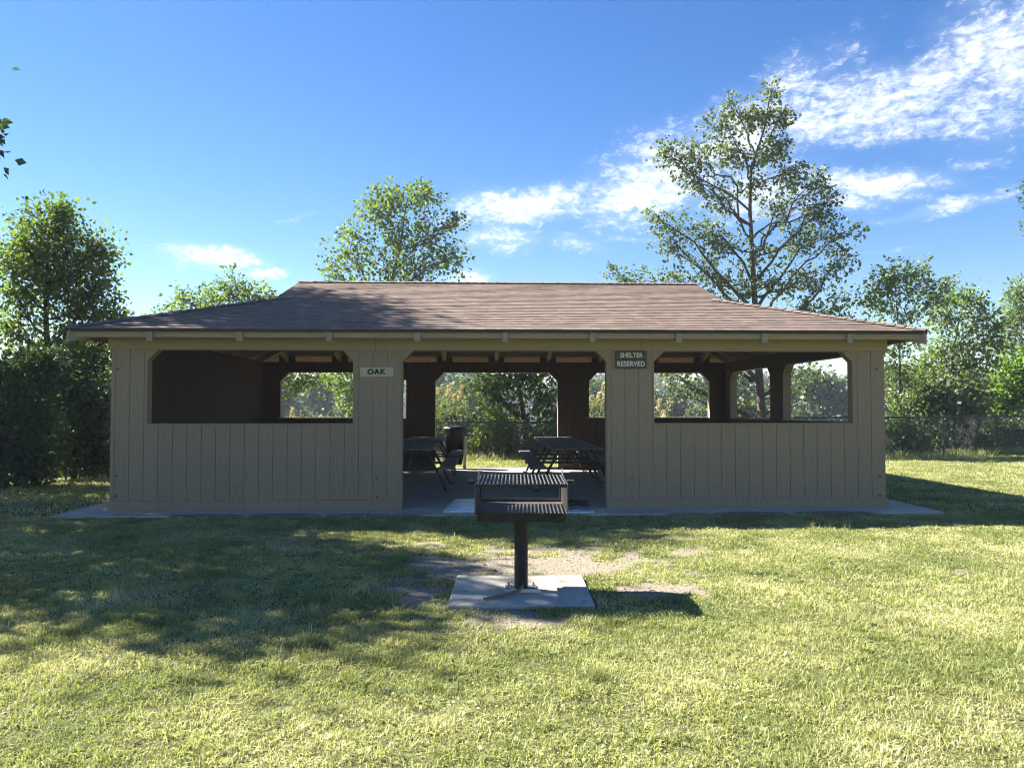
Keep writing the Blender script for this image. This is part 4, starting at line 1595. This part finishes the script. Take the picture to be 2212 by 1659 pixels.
shrub('dark shrub behind the right fence near the shelter corner', 1960, 23.9,
      [(1930, 950, 40, 34, 1.5, 0), (1975, 955, 36, 30, 1.4, 0), (1910, 970, 34, 24, 1.2, 0), (1950, 915, 30, 18, .7, 0)], M['leaf_mid'], 57, L=.10, lpt=22)
shrub('broad dark shrub behind the middle of the right fence', 2065, 25.2,
      [(2040, 935, 44, 42, 1.6, 0), (2085, 945, 40, 40, 1.6, 0), (2010, 960, 36, 24, 1.2, 0), (2120, 962, 30, 22, 1.1, 0), (2060, 905, 40, 20, 1.0, .3)], M['leaf_mid'], 58, L=.11, lpt=24)
shrub('light weedy shrub behind the fence post at the right edge', 2165, 26.6,
      [(2150, 930, 36, 30, 1.3, 0), (2190, 935, 40, 34, 1.4, 0), (2225, 930, 40, 40, 1.4, 0), (2170, 965, 50, 18, 1.2, 0)], M['leaf_grey'], 59, L=.09, lpt=22)
# tree off the right edge
d = 19
b_ = gp(2440, d)
grow('broadleaf_tree', 'tree off the right edge with thin feathery sprigs reaching into the sky', 'tree', b_, [b_, at(2430, 700, d), at(2400, 520, d), at(2370, 380, d)],
     [lob(2330, 420, d, 80, 60, 1.4), lob(2320, 500, d, 75, 50, 1.3), lob(2400, 400, d, 90, 80, 1.6), lob(2420, 560, d, 90, 70, 1.5), lob(2215, 392, d, 34, 10, .5), lob(2222, 432, d, 14, 9, .3), lob(2216, 478, d, 22, 10, .4), lob(2350, 320, d, 60, 50, 1.1)],
     M['leaf_mid'], BK, 61, L=.085, lpt=16, tw=26, r0=.13, aspect=.25)

# trees along the far shore
rgf = np.random.default_rng(77)
far_proto = []
for v in range(4):
    base = np.zeros(3)
    H = 11.0
    lobes_ = []
    for k in range(11):
        th = rgf.uniform(0, 6.28)
        z = rgf.uniform(1.2, 9.5)
        rr = (1-abs(z-5)/8)*3.4
        lobes_.append(((rr*.7*math.cos(th), rr*.7*math.sin(th), z), (2.0, 2.0, 1.5), 1.0))
    t = grow('far_tree', 'hazy tree in the line along the far shore of the lake', 'tree', (0, 0, 0), [(0, 0, 0), (.1, 0, 4), (0, .1, 8), (0, 0, 10)], lobes_, M['leaf_far'], BK, 80+v, L=.75, lpt=20, tw=16, r0=.25, group='trees along the far shore', aspect=.5, twig_r=.03)
    far_proto.append(t)
spots = []
for px in np.arange(540, 2260, 27):
    spots.append((px+rgf.uniform(-12, 12), rgf.uniform(294, 325)))
for i, (px, dd) in enumerate(spots):
    src = far_proto[i % 4]
    if i < 4:
        o = src
        chs = None
    else:
        o = src.copy()
        COL.objects.link(o)
        for ch in src.children:
            c = ch.copy()
            COL.objects.link(c)
            c.parent = o
    p = gp(px, dd)
    o.location = p
    s = rgf.uniform(1.0, 1.55)
    o.scale = (s*1.25, s*1.25, s*(1.25 if rgf.uniform() < .25 else .95))
    o.rotation_euler = (0, 0, rgf.uniform(0, 6.28))


# low trees on the near spit of land across the first arm of the lake
for i, (px, dd, sc_) in enumerate([(585, 84, .50), (640, 92, .46), (700, 88, .55), (760, 82, .5), (940, 90, .62), (985, 86, .58), (1040, 92, .6), (1275, 88, .52), (1310, 94, .45), (1405, 86, .40), (1460, 92, .42),
                                   (1530, 88, .46), (1600, 84, .5), (1665, 92, .52), (1715, 88, .56), (1765, 84, .62), (1815, 90, .5), (1860, 92, .46), (1925, 86, .62), (1985, 92, .66), (2045, 88, .5), (2110, 92, .6), (2170, 88, .55)]):
    src = far_proto[(i*7+1) % 4]
    o = src.copy()
    COL.objects.link(o)
    for ch in src.children:
        c = ch.copy()
        COL.objects.link(c)
        c.parent = o
    o.name = 'lakeside_tree'
    o['label'] = 'rounded low tree on the nearer shore of the lake'
    o['group'] = 'low trees on the nearer shore'
    o.location = gp(px, dd)
    o.scale = (sc_*1.1, sc_*1.1, sc_)
    o.rotation_euler = (0, 0, i*1.7)


# ------------------------------------------------------------------ reeds
def reeds(label, px, d, hwm, hm, cnt, npl, seed):
    rg = np.random.default_rng(seed)
    b = gp(px, d)
    root = thing('reed_clump', label, 'reeds', tuple(b), 'reed clumps behind the fence')
    P_, D_, LL = [], [], []
    paths, rads = [], []
    pv = []
    for i in range(cnt):
        x, y = rg.normal()*hwm*.55, rg.normal()*.5
        h = hm*rg.uniform(.65, 1.0)
        lean = rg.normal(size=2)*.12*h
        q = bezier(np.array([x, y, 0]), np.array([x, y, h*.6]), np.array([x+lean[0], y+lean[1], h]), 6)
        paths.append(q)
        rads.append(np.linspace(.009, .004, 6))
        for k in range(9):
            t = rg.uniform(.15, .92)
            j = int(t*5)
            P_.append(q[j]+(q[min(j+1, 5)]-q[j])*(t*5-j))
            th = rg.uniform(0, 6.28)
            D_.append((math.cos(th), math.sin(th), rg.uniform(-.2, 1.2)))
            LL.append(rg.uniform(.3, .55))
        if i < npl:
            pv.append(q[-1])
    LL = np.array(LL)
    lv, lq = leaf_quads(np.array(P_), np.array(D_), LL, LL*.04, rg)
    tv2, tq2 = np_tubes(paths, rads, 4)
    link('stalks', np_mesh('stalks', np.concatenate([lv, tv2]), np.concatenate([lq, tq2+len(lv)]), [M['reed']]), root)
    for q in pv:
        k = 60
        z = rg.uniform(0, .34, k)
        pp = q+np.stack([rg.normal(size=k)*.035+z*.15, rg.normal(size=k)*.035, z-.05], 1)
        pd = rg.normal(size=(k, 3))*.4+np.array([.3, 0, .6])
        ls = rg.uniform(.07, .13, k)
        v2, q2 = leaf_quads(pp, pd, ls, ls*.2, rg)
        link('plume', np_mesh('plume', v2, q2, [M['plume']]), root)


reeds('reeds with tan plumes left of the dark tree in the back opening', 970, 28.0, 1.0, 2.7, 90, 12, 301)
reeds('reeds with tan plumes seen through the narrow window right of the back opening', 1300, 28.0, .4, 2.3, 50, 9, 302)
reeds('pale reeds low in the left back window', 655, 30, 1.0, 2.0, 60, 8, 303)
reeds('few thin reeds at the left side of the right back window', 1440, 30, .7, 2.5, 16, 8, 304)
reeds('green reeds between the plumed reeds and the fence behind the bin', 935, 26, .8, 2.0, 70, 0, 305)


# ------------------------------------------------------------------ grass
def blades(name, xy, hmin, hmax, wd, seed, mats, dens=None):
    rg = np.random.default_rng(seed)
    x, y = xy[:, 0], xy[:, 1]
    k = len(x)
    z = gz(x, y)
    cl = fbm(x, y, 1.3, 91)
    c2 = fbm(x, y, 7.0, 191, 2)
    h = rg.uniform(hmin, hmax, k)*(.35+.7*cl+np.clip((c2-.35)*1.6, -.15, .7))
    th = rg.uniform(0, 2*np.pi, k)
    lean = rg.uniform(.35, 2.1, k)
    dirv = np.stack([np.cos(th), np.sin(th), np.zeros(k)], 1)
    fa = rg.uniform(0, 2*np.pi, k)
    sd = np.stack([np.cos(fa), np.sin(fa), np.zeros(k)], 1)*(wd*rg.uniform(.6, 1.3, k))[:, None]
    p0 = np.stack([x, y, z-.004], 1)
    up = np.array([0, 0, 1.0])
    m = p0+(up*(.62*h)[:, None])/np.sqrt(1+(.4*lean)**2)[:, None]+dirv*(h*lean*.22)[:, None]
    t = p0+(up*h[:, None])/np.sqrt(1+lean**2)[:, None]+dirv*(h*lean*.75)[:, None]
    V = np.stack([p0-sd, p0+sd, m+sd*.8, m-sd*.8, t+sd*.12, t-sd*.12], 1).reshape(-1, 3)
    b = np.arange(k)[:, None]*6
    Q = np.concatenate([b+np.array([[0, 1, 2, 3]]), b+np.array([[3, 2, 4, 5]])], 1).reshape(-1, 4)
    me = np_mesh(name, V, Q, mats)
    return me


def scatter(n_, x0, x1, y0, y1, rg):
    x = rg.uniform(x0, x1, n_)
    y = rg.uniform(y0, y1, n_)
    return np.stack([x, y], 1)


def in_view(p, margin=1.12):
    v = np.stack([p[:, 0]-CAM[0], p[:, 1]-CAM[1]], 1)
    dd = v@FW[:2]/np.linalg.norm(FW[:2])
    lt = v@RT[:2]
    return (dd > 1.6) & (np.abs(lt) < .651*dd*margin+2.2), dd


def keepers(p, rg, thinpow=1.0):
    ok, dd = in_view(p)
    dv, th = dirt(p[:, 0], p[:, 1])
    pr = (1-dv)*(1-th)*np.clip(.5+(fbm(p[:, 0], p[:, 1], 11.0, 211, 2)-.3)*2.5, .3, 1)
    ok &= rg.uniform(size=len(p)) < pr+.015
    ins = (np.abs(p[:, 0]) < 6.06) & (p[:, 1] > -.59) & (p[:, 1] < 7.77)
    pad_ = (np.abs(p[:, 0]) < .55) & (np.abs(p[:, 1]+4.95) < .53)
    return ok & ~ins & ~pad_


def keepers_any(p, rg):
    ok, dd = in_view(p)
    ins = (np.abs(p[:, 0]) < 6.06) & (p[:, 1] > -.59) & (p[:, 1] < 7.77)
    return ~ok & ~ins


rg = np.random.default_rng(404)
sets = []
a = scatter(560000, -6.5, 6.5, -9.4, -5.6, rg)
sets.append((a[keepers(a, rg)], .018, .050, .0028))
a = scatter(560000, -8.5, 8.5, -5.6, -.4, rg)
sets.append((a[keepers(a, rg)], .016, .046, .0034))
a = scatter(90000, -16, -5.5, -.4, 12, rg)
sets.append((a[keepers(a, rg)], .03, .07, .006))
a = scatter(260000, 5.5, 19, -.6, 14.0, rg)
sets.append((a[keepers(a, rg)], .025, .065, .006))
a = scatter(60000, -6, 6, 7.75, 12, rg)
sets.append((a[keepers(a, rg)], .03, .09, .006))
a = scatter(160000, -9.5, 12, -5.6, -.4, rg)
sets.append((a[keepers(a, rg)], .02, .05, .005))
a = scatter(120000, -20, 22, -14, 14, rg)
sets.append((a[keepers_any(a, rg)], .03, .06, .009))
# taller rough fringe along the fence foot
f_ = scatter(36000, -4, 18, 10.6, 13.8, rg)
fy = np.interp(f_[:, 0], [p[0] for p in FP], [p[1] for p in FP])
f_ = f_[np.abs(f_[:, 1]-fy) < .5]
sets.append((f_, .1, .32, .006))
VV, QQ, off = [], [], 0
for i, (p, h0, h1, wd) in enumerate(sets):
    me_ = blades('tmp', p, h0, h1, wd, 500+i, [M['grass']])
    nv = len(me_.vertices)
    c_ = np.zeros(nv*3, dtype=np.float32)
    me_.vertices.foreach_get('co', c_)
    VV.append(c_.reshape(-1, 3))
    q_ = np.zeros(len(me_.loops), dtype=np.int32)
    me_.loops.foreach_get('vertex_index', q_)
    QQ.append(q_.reshape(-1, 4)+off)
    off += nv
    bpy.data.meshes.remove(me_)
# tufts: taller clumps dotted over the lawn
tp_ = []
tc_ = scatter(520, -8, 9, -9, -.6, rg)
for c in tc_[keepers(tc_, rg)]:
    kk = rg.integers(8, 26)
    tp_.append(c+rg.normal(size=(kk, 2))*.03)
tp_ = np.concatenate(tp_)
tp_ = tp_[~((np.abs(tp_[:, 0]) < .55) & (np.abs(tp_[:, 1]+4.95) < .53))]
me_ = blades('tmp', tp_, .05, .115, .0032, 550, [M['grass']])
nv = len(me_.vertices)
c_ = np.zeros(nv*3, dtype=np.float32)
me_.vertices.foreach_get('co', c_)
VV.append(c_.reshape(-1, 3))
q_ = np.zeros(len(me_.loops), dtype=np.int32)
me_.loops.foreach_get('vertex_index', q_)
QQ.append(q_.reshape(-1, 4)+off)
bpy.data.meshes.remove(me_)
VV, QQ = np.concatenate(VV), np.concatenate(QQ)
# clover and other broad leaves between the blades
wl = scatter(60000, -8, 8, -8.8, -.6, rg)
wl = wl[keepers(wl, rg) & (fbm(wl[:, 0], wl[:, 1], 1.4, 333, 3) > .50)]
wp3 = np.stack([wl[:, 0], wl[:, 1], gz(wl[:, 0], wl[:, 1])+rg.uniform(.012, .035, len(wl))], 1)
wd3 = rg.normal(size=(len(wl), 3))
wd3[:, 2] *= .35
wls = rg.uniform(.010, .022, len(wl))
v9, q9 = leaf_quads(wp3, wd3, wls, wls*.5, rg, flatten=.8)
QQ = np.concatenate([QQ, q9+len(VV)])
VV = np.concatenate([VV, v9])
go = link('grass', np_mesh('grass', VV, QQ, [M['grass']]))
tag(go, 'short patchy lawn grass, yellow green in the sun', 'grass', kind='stuff')

# fallen leaves
pl = scatter(1600, -7, 7, -8.5, -.7, rg)
dv, _t = dirt(pl[:, 0], pl[:, 1])
pl = pl[(rg.uniform(size=len(pl)) < .05+.25*dv)]
zz = gz(pl[:, 0], pl[:, 1])+.012
onpad = (np.abs(pl[:, 0]) < .55) & (np.abs(pl[:, 1]+4.95) < .53)
zz[onpad] = .021
p3 = np.stack([pl[:, 0], pl[:, 1], zz], 1)
dd = rg.normal(size=(len(p3), 3))
dd[:, 2] = np.abs(dd[:, 2])*.12
ls = rg.uniform(.025, .06, len(p3))
v_, q_ = leaf_quads(p3, dd, ls, ls*.35, rg, flatten=1.0)
tag(link('fallen_leaves', np_mesh('fallen_leaves', v_, q_, [M['leaf_dry']])), 'dry brown leaves fallen on the bare earth', 'leaves', kind='stuff')

# pebbles and crumbs on the worn earth
pb = scatter(14000, -6, 6, -7, -1, rg)
dv, _t = dirt(pb[:, 0], pb[:, 1])
pb = pb[(rg.uniform(size=len(pb)) < dv*.8) & ~((np.abs(pb[:, 0]) < .57) & (np.abs(pb[:, 1]+4.95) < .55))]
pr_ = rg.uniform(.003, .011, len(pb))*rg.uniform(.5, 1.2, len(pb))
pc = np.stack([pb[:, 0], pb[:, 1], gz(pb[:, 0], pb[:, 1])+pr_*.3], 1)
ax = np.array([[1, 0, 0], [0, 1, 0], [-1, 0, 0], [0, -1, 0], [0, 0, .75], [0, 0, -.75]])
pv_ = (pc[:, None, :]+ax[None]*pr_[:, None, None]*rg.uniform(.6, 1.3, (len(pb), 6, 1))).reshape(-1, 3)
pt = np.array([[0, 1, 4], [1, 2, 4], [2, 3, 4], [3, 0, 4], [1, 0, 5], [2, 1, 5], [3, 2, 5], [0, 3, 5]])
pq = (np.arange(len(pb))[:, None, None]*6+pt[None]).reshape(-1, 3)
tag(link('pebbles', np_mesh('pebbles', pv_, pq, [mat('pebble', flat((.26, .23, .19)), .9)])), 'small pebbles and soil crumbs on the worn earth', 'pebbles', kind='stuff')

# ------------------------------------------------------------------ air
HAZE = 0.0006
hm = bpy.data.materials.new('haze_air')
hm.use_nodes = True
for x in list(hm.node_tree.nodes):
    if x.type == 'BSDF_PRINCIPLED':
        hm.node_tree.nodes.remove(x)
pv = hm.node_tree.nodes.new('ShaderNodeVolumePrincipled')
pv.inputs['Color'].default_value = (.80, .88, 1.0, 1)
pv.inputs['Density'].default_value = HAZE
pv.inputs['Anisotropy'].default_value = 0.3
out = [x for x in hm.node_tree.nodes if x.type == 'OUTPUT_MATERIAL'][0]
hm.node_tree.links.new(pv.outputs[0], out.inputs['Volume'])
mb = MB()
mb.box(-445, 445, -125, 445, -3.4, 21)
ho = mb.build('haze', hm)
ho['kind'] = 'stuff'
ho['label'] = 'thin blue summer haze over the lake and lawn'
